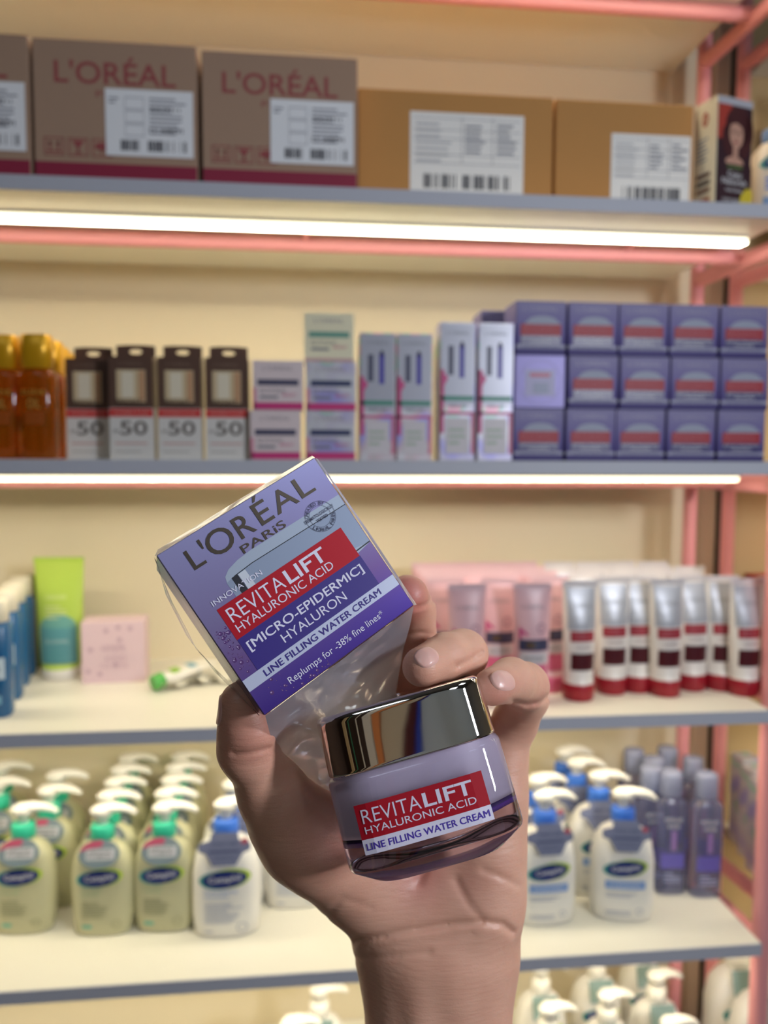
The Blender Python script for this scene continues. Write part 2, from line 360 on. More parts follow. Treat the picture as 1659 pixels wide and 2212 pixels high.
# hair dye box with a portrait of a brown haired woman
def dye_box():
    w, d, h = .064, .044, .151
    t = thing('hair_dye_box', 'hair dye box with a brown haired woman on the front', 'hair dye', (X_at(1558, 1.075, hA), 1.078, zA), math.radians(15))
    boxmesh('box_body', t, w, d, h, mat('ece2cc', .35), .0008)
    HAIR = mat('4b2428', .4); SK = mat('c99a86', .5); DK = mat('3a222c', .4); RED = mat('b04036', .4); LIP = mat('a05052', .4)
    x0, x1 = -w/2+.001, w/2-.001
    I = [('r', x0, x1, .001, h-.001, DK, 1), ('r', x0, x1, h*.93, h-.001, mat('b9b9c4', .4), 2), ('r', x0, -w*.1, h*.62, h*.93, RED, 2)]
    I += [('e', .006, h*.75, .023, .027, HAIR, 3), ('e', .020, h*.66, .012, .030, HAIR, 3, -.15), ('e', -.012, h*.60, .010, .022, HAIR, 3, .2),
          ('r', -.003, .006, h*.45, h*.60, SK, 4), ('e', .0, h*.42, .016, .008, SK, 4), ('e', .002, h*.67, .0125, .0185, SK, 5, .08),
          ('p', [(-.012, h*.83), (.018, h*.82), (.019, h*.66), (.012, h*.74), (.002, h*.775), (-.010, h*.755)], HAIR, 6),
          ('e', -.004, h*.685, .0026, .0011, BLACK, 6), ('e', .0065, h*.683, .0026, .0011, BLACK, 6), ('r', -.007, -.001, h*.70, h*.706, HAIR, 6), ('r', .004, .009, h*.70, h*.706, HAIR, 6),
          ('e', .0015, h*.645, .0016, .0010, mat('b07c6c', .5), 6), ('e', .0012, h*.600, .0040, .0016, LIP, 6)]
    I += [('r', x0, x1, .001, h*.40, DK, 7), ('t', 'GARNIER', -.014, .014, h*.36, h*.385, mat('7fae5c', .4), 8), ('t', 'Color', -.012, .014, h*.275, h*.335, WHITE, 8), ('t', 'Naturals', -.022, .022, h*.215, h*.27, WHITE, 8), ('t', 'NATURAL', -.015, .016, h*.15, h*.175, WHITE, 8), ('t', 'DARK BROWN', -.020, .020, h*.06, h*.085, WHITE, 8), ('e', .022, h*.10, .010, .016, mat('d8c23a', .4), 9, -.5)]
    decal('printed_front', t, I, M=Matrix.Translation((0, -d/2, 0)))
    M = Matrix.Translation((-w/2, 0, 0)) @ Matrix.Rotation(-math.pi/2, 4, 'Z')
    I = [('r', -.012, .012, h*(.05+.0*i), h*.11, mat('c06a3a', .4), 1) for i in range(1)] + [('e', .0, h*.83, .006, .010, RED, 1), ('e', .0, h*.83, .004, .006, SK, 2)]
    I += lines(-.015, .015, h*.45, h*.68, 6, INKL, 1, 4) + [('r', -.014, .012, h*(.16+.07*i), h*(.20+.07*i), m_, 1) for i, m_ in enumerate([mat('7a4a30'), mat('3a2420'), mat('5c3426')])]
    decal('printed_side', t, I, M=M)
dye_box()
# ------------------------------------------------------------------ shapes for bottles
def pump_head(parent, z, m, s=1., yaw=0.):
    mb = MB(); mb.loft([(z, .0062*s, .0062*s), (z+.010*s, .0062*s, .0062*s), (z+.0105*s, .0115*s, .0115*s), (z+.017*s, .0118*s, .0118*s), (z+.021*s, .0095*s, .0095*s), (z+.0225*s, .004*s, .004*s)], m, 20)
    c, d = math.cos(yaw), math.sin(yaw)
    P = [(-.012, 0, .0155), (-.002, 0, .0178), (.010, 0, .0185), (.022, 0, .0172), (.032, 0, .0135), (.0375, 0, .0095)]
    mb.tube([(x*s*c, x*s*d, z+q*s) for x, y, q in P], [(.006*s, .003*s), (.010*s, .0055*s), (.0095*s, .0055*s), (.0075*s, .0048*s), (.0055*s, .0038*s), (.0042*s, .0028*s)], m, 14)
    return mb.build('pump_head', parent)
def sec_wrap(secs, off=0.0004):
    def wrapf(x, z):
        for i in range(len(secs)-1):
            if secs[i][0] <= z <= secs[i+1][0]:
                t = (z-secs[i][0])/max(1e-9, secs[i+1][0]-secs[i][0])
                rx = secs[i][1]*(1-t)+secs[i+1][1]*t; ry = secs[i][2]*(1-t)+secs[i+1][2]*t; e = secs[i][3]*(1-t)+secs[i+1][3]*t
                break
        else: rx, ry, e = secs[-1][1:4]
        u = min(.995, abs(x)/rx); return -ry*(1-u**e)**(1/e)-off
    return wrapf
DEEP = mat('1f2f78', .35); LIME = mat('b6d23c', .4); TEAL = mat('35c39c', .4); BLUEC = mat('3f78de', .4); PUMPW = mat('f4f1e6', .35)
def oval_logo(cx, cz, s, tilt=.08):
    return [('e', cx+.004*s, cz+.001*s, .027*s, .0125*s, LIME, 1, tilt), ('e', cx-.004*s, cz-.0005*s, .027*s, .0118*s, mat('4aa39c', .4), 1, tilt), ('e', cx, cz, .0265*s, .0112*s, DEEP, 2, tilt),
            ('tr', 'Cetaphil', cx, cz, .038*s, .010*s, tilt, WHITE, 3, .01)]
def green_bottle():
    t = thing('pump_bottle', 'x', 'bottle')
    B = mat('e2dfb6', .22, Transmission_Weight=.25, IOR=1.3)
    secs = [(0, .037, .022, 2.6), (.003, .0405, .0255, 2.8), (.03, .0435, .027, 3), (.085, .0445, .027, 3), (.112, .041, .025, 2.8), (.126, .034, .021, 2.5), (.134, .023, .017, 2.2), (.1385, .014, .0135, 2), (.142, .0135, .0135, 2)]
    MB().loft(secs, B, 44).build('bottle_body', t)
    MB().loft([(.1395, .0165, .0165), (.1405, .0172, .0172), (.158, .0168, .0168), (.160, .015, .015), (.1615, .008, .008)], TEAL, 28).build('collar', t)
    pump_head(t, .160, PUMPW, 1.25, .15)
    GI = mat('9dbb94', .5); TI = mat('8a8a62', .5); w = sec_wrap(secs)
    I = oval_logo(0, .089, 1.05) + [('t', 'OILY SKIN', -.026, .004, .070, .0745, GI, 1), ('t', 'CLEANSER', -.026, .0, .063, .0675, GI, 1)]
    I += lines(-.026, .018, .030, .056, 7, TI, 1, 3, .35) + [('r', -.026, -.012, .014, .019, mat('69b8a2', .5), 1), ('ring', .022, .019, .006, .001, TI, 1)]
    decal('printed_front', t, I, wrap=w)
    # neck tag hanging over the shoulder
    G = mat('7a8a92', .4)
    n = 28; mb = MB()
    mb.loft([(0, .029, .020, 2), (.001, .029, .020, 2)], G, n)
    tg = mb.build('neck_tag', t)
    tg.rotation_euler = (math.radians(68), 0, 0); tg.location = (0, -.0235, .124)
    d = decal('tag_print', tg, [('p', [(-.028, .003), (-.022, .0125), (-.010, .0185), (.004, .0195), (.004, .010), (-.012, .008)], mat('b0506c', .5), 1), ('r', -.018, .022, -.008, .007, mat('c4c6cc', .5), 1),
        ('t', 'GENTLE', -.015, .016, .001, .005, INKB, 2, .01), ('t', 'FOAMING', -.015, .017, -.005, -.001, INKB, 2, .01)], M=Matrix.Rotation(-math.pi/2, 4, 'X') @ Matrix.Translation((0, -.0011, 0)))
    return t
def white_bottle(blue=True, tall=1.0, tagged=True, yaw=.15):
    t = thing('pump_bottle', 'x', 'bottle')
    B = mat('f0ede6', .3)
    secs = [(0, .039, .024, 2.6), (.003, .0425, .028, 2.8), (.03, .045, .030, 3), (.09, .0445, .030, 3), (.118, .040, .027, 2.7), (.132, .031, .022, 2.4), (.139, .021, .0165, 2.1), (.143, .014, .0135, 2), (.146, .0135, .0135, 2)]
    MB().loft(secs, B, 44).build('bottle_body', t)
    MB().loft([(.1435, .0165, .0165), (.1445, .0172, .0172), (.163, .0168, .0168), (.165, .015, .015), (.1665, .008, .008)], BLUEC if blue else PUMPW, 28).build('collar', t)
    pump_head(t, .165, PUMPW, 1.25, yaw)
    w = sec_wrap(secs); BI = mat('6f97d6', .5); LI = mat('8e98b4', .5)
    if blue == 'band':
        I = oval_logo(0, .083, 1.02, .12) + [('r', -.028, .028, .052, .064, mat('7ea4dc', .5), 1), ('t', 'CLEANSER', -.022, .022, .0555, .0600, WHITE, 2)] + lines(-.027, .026, .040, .048, 2, LI, 1, 3, .3) + lines(-.027, .012, .012, .020, 2, LI, 1, 6, .3) + [('ring', .021, .018, .005, .001, LI, 1)]
    else:
        I = oval_logo(0, .088, 1.1) + [('t', 'MOISTURISING', -.027, .016, .0675, .0715, BI, 1), ('t', 'LOTION', -.027, .004, .061, .065, BI, 1)] + lines(-.027, .027, .024, .055, 10, LI, 1, 3, .3) + lines(-.027, -.010, .010, .014, 1, LI, 1) + [('ring', .022, .016, .007, .001, LI, 1)]
    decal('printed_front', t, I, wrap=w)
    if tagged:
        G = mat('6d7390', .4); mb = MB()
        o = [(-.017, .014), (-.019, .004), (-.034, .000), (-.034, -.010), (-.024, -.014), (-.015, -.030), (.015, -.030), (.024, -.014), (.034, -.010), (.034, .000), (.019, .004), (.017, .014)]
        n = len(o); vs = [(x, 0, z) for x, z in o]+[(x, -.001, z) for x, z in o]
        mb.add(vs, [tuple(range(n))[::-1], tuple(range(n, 2*n))]+[(i, (i+1) % n, n+(i+1) % n, n+i) for i in range(n)], G)
        tg = mb.build('neck_tag', t); tg.rotation_euler = (math.radians(-18), 0, 0); tg.location = (0, -.027, .140)
        LG = mat('3c4468', .5)
        decal('tag_print', tg, [('t', 'DAILY USE', -.016, .016, -.003, .002, LG, 1, .01), ('r', -.020, .020, -.0125, -.0095, LG, 1), ('t', 'SENSITIVE', -.013, .013, -.022, -.018, LG, 1), ('e', .026, .002, .005, .004, mat('a04858', .5), 1)], M=Matrix.Translation((0, -.001, 0)))
    return t
def place(proto, sc, P, rz, label, group):
    o = copy_tree(proto); o.scale = sc or (1, 1, 1); o.location = P; o.rotation_euler = (0, 0, rz); tag(o, label, None, group); return o
hD = TH_['D']
gb = green_bottle()
cols = {  # photo x, base y of each bottle from the front backwards
 'leftmost column': [(48, 2017), (-6, 1940), (2, 1893)],
 'second column from the left': [(104, 1962), (122, 1918)],
 'third column from the left': [(220, 2020), (240, 1985), (254, 1955), (266, 1928), (282, 1900)],
 'fourth column beside the white bottle': [(354, 2012), (362, 1978), (374, 1947), (384, 1920), (394, 1896)]}
for cn, lst in cols.items():
    for i, (px, py) in enumerate(lst):
        P = ground(px, py, hD); P.y = min(P.y+.018, YW-.04-.002*i)
        if i and cn[:5] in ('third', 'fourt'): P.y = yprev+.0505; P.x = X_at(px, P.y, hD)
        yprev = P.y; P.z = TOP['D']
        place(gb, (1.04, .90, 1.03), P, math.radians(random.uniform(-4, 4)), 'green cleanser pump bottle, %s of the %s' % (ordinal[i] if i else 'front one', cn), 'green pump bottles on the fourth shelf')
remove_tree(gb)
wb = white_bottle(True)
for px, py, rz, lb in [(488, 2022, 0, 'white lotion bottle with blue collar and grey tag, in front left of the thumb'), (505, 1962, .1, 'white lotion bottle just behind the front one, left of the hand'),
                   (640, 1960, 0, 'white lotion bottle half hidden behind the wrist and thumb base'), (524, 1915, 0, 'white lotion bottle deepest in the row left of the hand')]:
    P = ground(px, py, hD); P.y = min(P.y+.022, YW-.045); P.z = TOP['D']
    place(wb, (1.13, 1., 1.05), P, rz, lb, 'white lotion bottles left of the arm')
remove_tree(wb)
wb = white_bottle('band', yaw=.1)
for px, py, rz, lb in [(1172, 1998, .02, 'white cleanser bottle with blue collar, close to the right side of the wrist'), (1340, 1990, -.18, 'white cleanser bottle with blue collar, the separate one in front of the clear violet bottles'),
                   (1158, 1948, .1, 'white cleanser bottle hidden behind the one at the wrist'), (1288, 1936, -.1, 'white cleanser bottle standing behind the separate front one'),
                   (1240, 1896, -.1, 'white cleanser bottle third deep, blue collar above its neighbours'), (1216, 1862, 0, 'white cleanser bottle deepest, pump under the third shelf')]:
    P = ground(px, py, hD); P.y = min(P.y+.022, YW-.045); P.x = X_at(px, P.y, hD); P.z = TOP['D']
    place(wb, (1.08, .93, 1.05), P, rz, lb, 'white cleanser bottles right of the arm')
remove_tree(wb)
# clear violet bottles
def violet_bottle():
    t = thing('clear_bottle', 'x', 'bottle'); G = mat('b6badf', .12, Transmission_Weight=.85, IOR=1.35)
    secs = [(0, .022, .015, 3.5), (.004, .0245, .0175, 4), (.128, .0245, .0175, 4), (.136, .021, .015, 3.2), (.139, .014, .012, 2.2), (.142, .012, .012, 2)]
    MB().loft(secs, G, 36).build('bottle_body', t)
    MB().loft([(.142, .0165, .0145, 2.4), (.143, .0172, .015, 2.4), (.172, .0168, .0148, 2.4), (.176, .0155, .0135, 2.3), (.177, .011, .010, 2)], mat('a2a8c6', .25, Transmission_Weight=.3), 24).build('cap', t)
    w = sec_wrap(secs)
    decal('printed_front', t, [('r', -.019, .019, .040, .062, mat('6a62b8', .4), 1), ('t', 'MICELLAR', -.014, .014, .108, .114, WHITE, 1), ('t', 'WATER', -.010, .010, .098, .104, WHITE, 1), ('r', -.003, .005, .066, .095, mat('9a7ab8', .4), 1)] + lines(-.014, .014, .020, .036, 3, mat('a8acd0'), 1, 2), wrap=w)
    return t
vb = violet_bottle()
for i, (px, py, lb) in enumerate([(1442, 1933, 'front left of the pair'), (1518, 1940, 'front right of the pair'), (1405, 1893, 'second row, left'), (1490, 1893, 'second row, right'),
                      (1363, 1868, 'back row, leftmost'), (1435, 1862, 'back row, right, below the shelf'), (1398, 1920, 'squeezed behind the separate white bottle')]):
    P = ground(px, py, hD); P.y = min(P.y+.015, YW-.03); P.x = X_at(px, P.y, hD); P.z = TOP['D']
    place(vb, (1.03, 1, 1.16), P, .03*(i-3), 'clear violet micellar bottle with grey cap, '+lb, 'clear violet bottles')
remove_tree(vb)
# lowest shelf: white pump bottles, tops in view
wp = white_bottle(False, tagged=False, yaw=.1)
gt = mat('8fa8a4', .4)
tg = MB().box(-.022, .022, -.001, 0, -.024, .012, gt).build('neck_tag', wp, .0004); tg.location = (0, -.026, .137); tg.rotation_euler = (math.radians(-18), 0, 0)
for i, (px, Y, lb) in enumerate([(498, 1.10, 'left of the forearm, first of three'), (628, 1.16, 'left of the forearm, in the middle'), (690, 1.23, 'left of the forearm, nearest the arm'),
     (1168, 1.25, 'right of the forearm, back row left'), (1185, 1.15, 'right of the forearm, front row left'), (1288, 1.28, 'right of the forearm, back row middle'), (1312, 1.17, 'right of the forearm, front row middle'), (1388, 1.31, 'right of the forearm, back row right'), (1418, 1.21, 'right of the forearm, second row right'), (1448, 1.10, 'bottom shelf, front right, nearest the pink post')]):
    P = Vector((X_at(px, Y, TH_['E']+.17), Y, TOP['E'])); o = place(wp, 0, P, 0, 'white pump bottle on the bottom shelf, '+lb, 'white pump bottles on the bottom shelf')
    o.scale = (1, 1, 1.0)
for px, Y, lb in [(1592, 1.24, 'white pump bottle with grey tag in the neighbouring bay, at the right edge'), (1650, 1.17, 'white pump bottle with grey tag cut by the right picture edge')]:
    o = place(wp, 0, Vector((X_at(px, Y, TH_['E']+.17)+.0, Y, TOP['E'])), 0, lb, 'pump bottles in the neighbouring bay')
    o.scale = (1.2, 1.2, 1.22)
remove_tree(wp)
# holographic cartons of the neighbouring bay
def holo(seed, base='c8c4d8'):  # iridescent reflections painted as pastel noise in the base colour
    m = bpy.data.materials.new('holographic_foil_card'); m.use_nodes = True; nt = m.node_tree; b = nt.nodes['Principled BSDF']
    tc = nt.nodes.new('ShaderNodeTexCoord'); mp = nt.nodes.new('ShaderNodeMapping'); mp.inputs['Location'].default_value = (seed*3.1, seed, 0)
    n = nt.nodes.new('ShaderNodeTexNoise'); n.inputs['Scale'].default_value = 22; n.inputs['Detail'].default_value = 1
    cr = nt.nodes.new('ShaderNodeValToRGB'); e = cr.color_ramp.elements
    e[0].position = .3; e[0].color = lin('a8a4e0')+(1,); e[1].position = .72; e[1].color = lin('e6b8c8')+(1,)
    for p, c in ((.42, base), (.5, 'd2d4dc'), (.58, base), (.65, '9ed4c0')): q = e.new(p); q.color = lin(c)+(1,)
    nt.links.new(tc.outputs['Object'], mp.inputs[0]); nt.links.new(mp.outputs[0], n.inputs['Vector']); nt.links.new(n.outputs['Fac'], cr.inputs[0]); nt.links.new(cr.outputs[0], b.inputs['Base Color'])
    b.inputs['Roughness'].default_value = .35; b.inputs['Metallic'].default_value = .35
    return m
H1 = holo(1); H2 = holo(2, 'cdb9c4')
for i, (px, Y) in enumerate([(1604, 1.325), (1625, 1.27), (1643, 1.22), (1662, 1.17)]):
    w, d, h = .036, .036, .165
    t = thing('serum_box', 'slim holographic serum box in the neighbouring bay, %s from the back' % ordinal[i].replace('front', 'first'), 'box', (X_at(px, Y, hD)+.0, Y, TOP['D']), .1, 'slim serum boxes at the right edge')
    boxmesh('box_body', t, w, d, h, H1)
    decal('printed_front', t, [('r', -.012, .012, .05, .10, mat('d89a58', .4), 1), ('r', -.014, .014, .12, .14, mat('d9d06a', .4), 1), ('r', -.013, .013, .015, .04, WHITE, 1)], M=Matrix.Translation((0, -d/2, 0)))
# ------------------------------------------------------------------ middle shelf
zB = TOP['B']; hB = TH_['B']
# amber oil bottles
def amber():
    t = thing('oil_bottle', 'x', 'bottle'); G = mat('d07a10', .1, Transmission_Weight=.75, IOR=1.4)
    secs = [(0, .021, .015, 3), (.004, .0235, .0175, 3.4), (.108, .0235, .0175, 3.4), (.115, .0215, .016, 3), (.118, .0165, .014, 2.4)]
    MB().loft(secs, G, 32).build('bottle_body', t)
    MB().loft([(.118, .0175, .015, 3), (.1185, .0195, .016, 3), (.160, .0195, .016, 3), (.162, .018, .0145, 3)], mat('e0a81c', .3, .35), 28).build('cap', t)
    decal('printed_front', t, [('t', 'ELSEVE', -.014, .014, .084, .090, mat('e8c860', .3, .6), 1), ('r', -.012, .012, .045, .062, mat('9a4a10', .4), 1), ('t', 'OIL', -.008, .008, .066, .078, mat('f0d070', .3, .6), 1)], wrap=sec_wrap(secs))
    return t
am = amber()
for i, (px, Y, lb) in enumerate([(14, 1.075, 'front left, cut by the picture edge'), (86, 1.065, 'front, the tallest looking one'), (34, 1.135, 'second row left'), (110, 1.125, 'second row right'), (52, 1.195, 'third row left'), (124, 1.183, 'third row right'), (136, 1.24, 'fourth row, beside the sunscreen boxes'), (-40, 1.10, 'mostly outside the left picture edge')]):
    place(am, 0, Vector((X_at(px, Y, hB), Y, zB)), 0, 'amber hair oil bottle with gold cap, '+lb, 'amber oil bottles')
remove_tree(am)
# sunscreen boxes with hang tabs
def spf():
    w, d, h = .0565, .034, .135
    t = thing('sunscreen_box', 'x', 'box'); BR = mat('5a4238', .35); SW = mat('d6d3d0', .4)
    MB().box(-w/2, w/2, -d/2, d/2, 0, h*.5, SW).box(-w/2, w/2, -d/2, d/2, h*.5, h, BR).build('box_body', t)
    n = 20; o = [(-w/2+.002, 0), (w/2-.002, 0), (w/2-.003, .019), (-w/2+.003, .019)]
    hole = [(.0085*math.cos(2*math.pi*i/n), .010+.0032*math.sin(2*math.pi*i/n)) for i in range(n)]
    mb = MB(); yb = d/2
    # tab with a real slot: ring between outer rectangle samples and the slot
    out = []
    for i in range(n):
        a = 2*math.pi*i/n; c, s_ = math.cos(a), math.sin(a); k = min((w/2-.0025)/max(1e-6, abs(c)), .0095/max(1e-6, abs(s_))); out.append((c*k, .0095+s_*k))
    vs = [(x, yb-.0008, h+z) for x, z in hole+out]+[(x, yb, h+z) for x, z in hole+out]
    fs = [(i, (i+1) % n, n+(i+1) % n, n+i) for i in range(n)]+[(2*n+i, 3*n+i, 3*n+(i+1) % n, 2*n+(i+1) % n) for i in range(n)]+[(n+i, n+(i+1) % n, 3*n+(i+1) % n, 3*n+i) for i in range(n)]+[(i, 2*n+i, 2*n+(i+1) % n, (i+1) % n) for i in range(n)]
    mb.add(vs, fs, BR); mb.build('hang_tab', t)
    BE = mat('d9c6a0', .4); I = [('r', -.0185, .0185, h*.56, h*.87, mat('cdb894', .4), 1), ('r', -.012, .004, h*.60, h*.85, mat('e0d6c0', .4), 2), ('r', .010, .0175, h*.57, h*.86, mat('c09470', .4), 2), ('t', "L'ORÉAL", -.016, .016, h*.915, h*.95, mat('8a7060', .4), 2),
         ('t', 'BRIGHT', -.021, .014, h*.55, h*.59, mat('4a352c', .4), 3, .01), ('t', 'UV defender', -.021, .020, h*.505, h*.54, mat('5b473c', .4), 3, .01), ('r', -w/2+.0005, w/2-.0005, h*.415, h*.495, mat('c93434', .4), 1), ('t', 'INVISIBLE FLUID', -.022, .022, h*.44, h*.468, mat('e0a8a0', .4), 2),
         ('t', '50', -.015, .020, h*.24, h*.375, mat('5a504c', .4), 1, .01), ('t', 'SPF', -.024, -.016, h*.26, h*.29, mat('5a504c', .4), 1), ('r', -.022, .020, h*.15, h*.165, mat('c89a98', .4), 1), ('r', -.022, .012, h*.07, h*.08, mat('a8a4a0', .4), 1)]
    decal('printed_front', t, I, M=Matrix.Translation((0, -d/2, 0)))
    return t
sp = spf()
for px, Y, rz, lb in [(200, 1.095, 0, 'leftmost, set a little back'), (292, 1.065, 0, 'second from the left'), (394, 1.065, 0, 'third from the left'), (494, 1.065, 0, 'rightmost, beside the pink white cream boxes')]:
    place(sp, 0, Vector((X_at(px, Y, hB), Y, zB)), rz, 'brown and white sunscreen box with 50 on it, '+lb, 'sunscreen boxes')
remove_tree(sp)
# small pink and white cream boxes
def creambox(kind):
    w, d, h = .067, .052, .0655
    t = thing('cream_box', 'x', 'box')
    base = {'pink': mat('dccdd0', .4), 'holo': H1, 'cream': mat('e8e2c4', .4)}[kind]
    boxmesh('box_body', t, w, d, h, base)
    dk = mat({'pink': '4c4c66', 'holo': '3c4468', 'cream': '6fa090'}[kind], .35); PK = mat('c8387c', .4)
    I = [('t', "L'ORÉAL", -.020, .020, h*.80, h*.90, mat('9a8f98', .4), 1), ('r', -.027, .027, h*.50, h*.62, dk, 1), ('t', 'GLYCOLIC', -.024, .010, h*.36, h*.43, mat('5a5a66', .4), 1), ('t', 'BRIGHT', .006, .024, h*.28, h*.34, PK, 1), ('r', -.024, .0, h*.24, h*.29, mat('7a7a86', .4), 1)]
    if kind != 'cream': I += [('r', -w/2+.0008, w/2-.0008, .001, h*.16, PK, 1), ('r', -w/2+.0008, -w/2+.005, .001, h*.45, mat('d890a8', .4), 1)]
    else: I += [('r', -w/2+.001, w/2-.001, .001, h*.08, mat('c8a0a0', .4), 1)]
    decal('printed_front', t, I, M=Matrix.Translation((0, -d/2, 0)))
    return t
pr = {k: creambox(k) for k in ('pink', 'holo', 'cream')}
def put(kind, px, Y, z, lb, rz=0.): place(pr[kind], 0, Vector((X_at(px, Y, hB), Y, z)), rz, lb, 'small face cream boxes')
put('pink', 597, 1.062, zB, 'pink white cream box at the bottom of the left pile of two'); put('pink', 603, 1.062, zB+.0657, 'pink white cream box on top of the left pile of two')
put('holo', 713, 1.062, zB, 'shiny cream box at the bottom of the pile of three'); put('holo', 714, 1.066, zB+.0657, 'shiny cream box in the middle of the pile of three, bluish reflections'); put('cream', 710, 1.075, zB+.1314, 'pale yellow cream box on top of the pile of three')
for o in pr.values(): remove_tree(o)
# tall serum boxes
def serum(h, hm):
    w, d = .0485, .046; t = thing('serum_box', 'x', 'box'); boxmesh('box_body', t, w, d, h, hm)
    PK = mat('c84a84', .4); SI = mat('b4b6c4', .3, .3); TE = mat('3d8a78', .4)
    I = [('r', -.0225, .0225, h*.40, h*.985, SI, 1), ('t', "L'ORÉAL", -.016, .016, h*.91, h*.94, mat('8a8c98', .4), 2), ('r', -.013, -.006, h*.62, h*.83, mat('54566e', .3), 2), ('r', .002, .009, h*.60, h*.84, mat('5650a8', .3), 2), ('r', .0035, .0075, h*.82, h*.86, mat('3a3a50', .3), 2),
         ('r', -.0225, .0225, h*.435, h*.47, TE, 2), ('t', 'SERUM', -.012, .012, h*.385, h*.41, mat('5d6670', .4), 2), ('r', -.0235, .0235, h*.335, h*.355, PK, 2), ('r', -.0235, -.0185, h*.2, h*.66, PK, 2), ('r', .019, .0235, h*.05, h*.34, mat('d07a98', .4), 2),
         ('p', [(-.0225, h*.66), (-.013, h*.60), (-.0225, h*.50)], PK, 3), ('r', -.016, .016, h*.05, h*.31, mat('d2ccd2', .3), 2)] + lines(-.012, .012, h*.12, h*.26, 3, mat('a8b8a8', .4), 3)
    decal('printed_front', t, I, M=Matrix.Translation((0, -d/2, 0))); return t
s1 = serum(.171, H2); s2 = serum(.186, H1)
for p_, px, Y, lb in [(s1, 812, 1.066, 'shorter pair, left one beside the pile of three'), (s1, 890, 1.066, 'shorter pair, right one'), (s2, 980, 1.058, 'taller pair, left one with violet glare'), (s2, 1060, 1.058, 'taller pair, right one touching the violet boxes')]:
    place(p_, 0, Vector((X_at(px, Y, hB), Y, zB)), 0, 'tall silvery serum box with pink edges, '+lb, 'tall serum boxes')
remove_tree(s1); remove_tree(s2)
# violet cream boxes in a wall three high
VIO = ramp_mat([(0, '2c2068'), (.22, '40327c'), (.45, '5c5290'), (1, '7d789f')], 2, 0, .0735, .55, .1)
def violet_box(back=False):
    w, d, h = .0705, .058, .0718; t = thing('cream_box', 'x', 'box'); boxmesh('box_body', t, w, d, h, VIO if not back else mat('7a72aa', .4, .2), .001)
    if back:
        I = [('r', -.021, .021, .016, .052, mat('9a96c0', .4), 1), ('r', -.014, .014, .042, .047, mat('b04060', .4), 2), ('r', -.009, .012, .020, .034, mat('8088a8', .4), 2), ('ring', 0, .035, .030, .0008, mat('8a84b4', .4), 1)]
    else:
        I = [('t', "L'ORÉAL", -.024, .024, .058, .066, mat('8c88a8', .4), 1), ('e', .002, .044, .021, .008, mat('9298ae', .5), 1), ('r', -.022, .027, .036, .044, mat('9298ae', .5), 2), ('r', -.0285, .028, .0255, .0405, mat('a01026', .5), 3), ('t', 'REVITALIFT', -.026, .020, .0335, .0385, mat('b45a68', .5), 4), ('t', 'HYALURONIC ACID', -.026, .020, .0280, .0315, mat('b45a68', .5), 4),
             ('r', -.0285, .028, .0130, .0255, mat('2e2668', .35), 3), ('t', '[MICRO-EPIDERMIC]', -.026, .026, .0205, .0235, WHITE, 4), ('t', 'HYALURON', -.014, .014, .0155, .0185, WHITE, 4), ('r', -.0345, .0345, .0085, .0130, mat('9c9cb6', .5), 3), ('t', 'LINE FILLING WATER CREAM', -.026, .026, .0097, .0119, mat('352c74'), 4)]
    decal('printed_front', t, I, M=Matrix.Translation((0, -d/2, 0))); return t
vx = violet_box(); vk = violet_box(True); rows = ['bottom', 'middle', 'top']; cl = ['first', 'second', 'third', 'fourth', 'fifth']
xs = [X_at(1150, 1.06, hB)+i*.0730 for i in range(5)]
for r in range(3):
    for c in range(5):
        b_ = vk if (r == 1 and c == 0) else vx; jx = random.uniform(-.0008, .0008)+(.003 if r == 1 and c else 0)
        lb = 'violet cream box, front wall, %s row, %s from the left' % (rows[r], cl[c])
        if b_ is vk: lb = 'violet cream box turned to show its plain end, middle row at the left'
        place(b_, 0, Vector((xs[c]+jx, 1.060+random.uniform(0, .002), zB+r*.0722)), random.uniform(-.01, .01), lb, 'wall of violet cream boxes')
for c in range(3):
    for r in range(3):
        place(vx, 0, Vector((xs[0]-.030+c*.0735, 1.135 if r < 3 else 0, zB+r*.0722)), 0, 'violet cream box behind the front wall, %s row, %s from the left' % (rows[r], cl[c]), 'second rank of violet cream boxes')
remove_tree(vx); remove_tree(vk)
# ------------------------------------------------------------------ third shelf
zC = TOP['C']; hC = TH_['C']
def tube_mesh(t, rx, ry, hc, h, m, mc, crimp=None, print_items=(), capr=None):
    capr = capr or rx*.78
    secs = [(hc, capr*.98, capr*.98, 2), (hc+.006, rx*.86, ry, 2), (hc+(h-hc)*.3, rx*.93, ry, 2), (hc+(h-hc)*.65, rx*.98, ry*.7, 2), (h-.008, rx*1.03, ry*.14, 2.2), (h, rx*1.04, .0011, 3)]
    MB().loft(secs, m, 36).build('tube_body', t)
    MB().loft([(0, capr*.93, capr*.93), (.0015, capr, capr), (hc-.002, capr*1.02, capr*1.02), (hc, capr*.97, capr*.97)], mc, 30).build('cap', t)
    MB().box(-rx*1.04, rx*1.04, -.0012, .0012, h-.001, h+.006, crimp or m).build('crimp', t)
    if print_items: decal('printed_front', t, list(print_items), wrap=sec_wrap(secs, .0005))
    return t
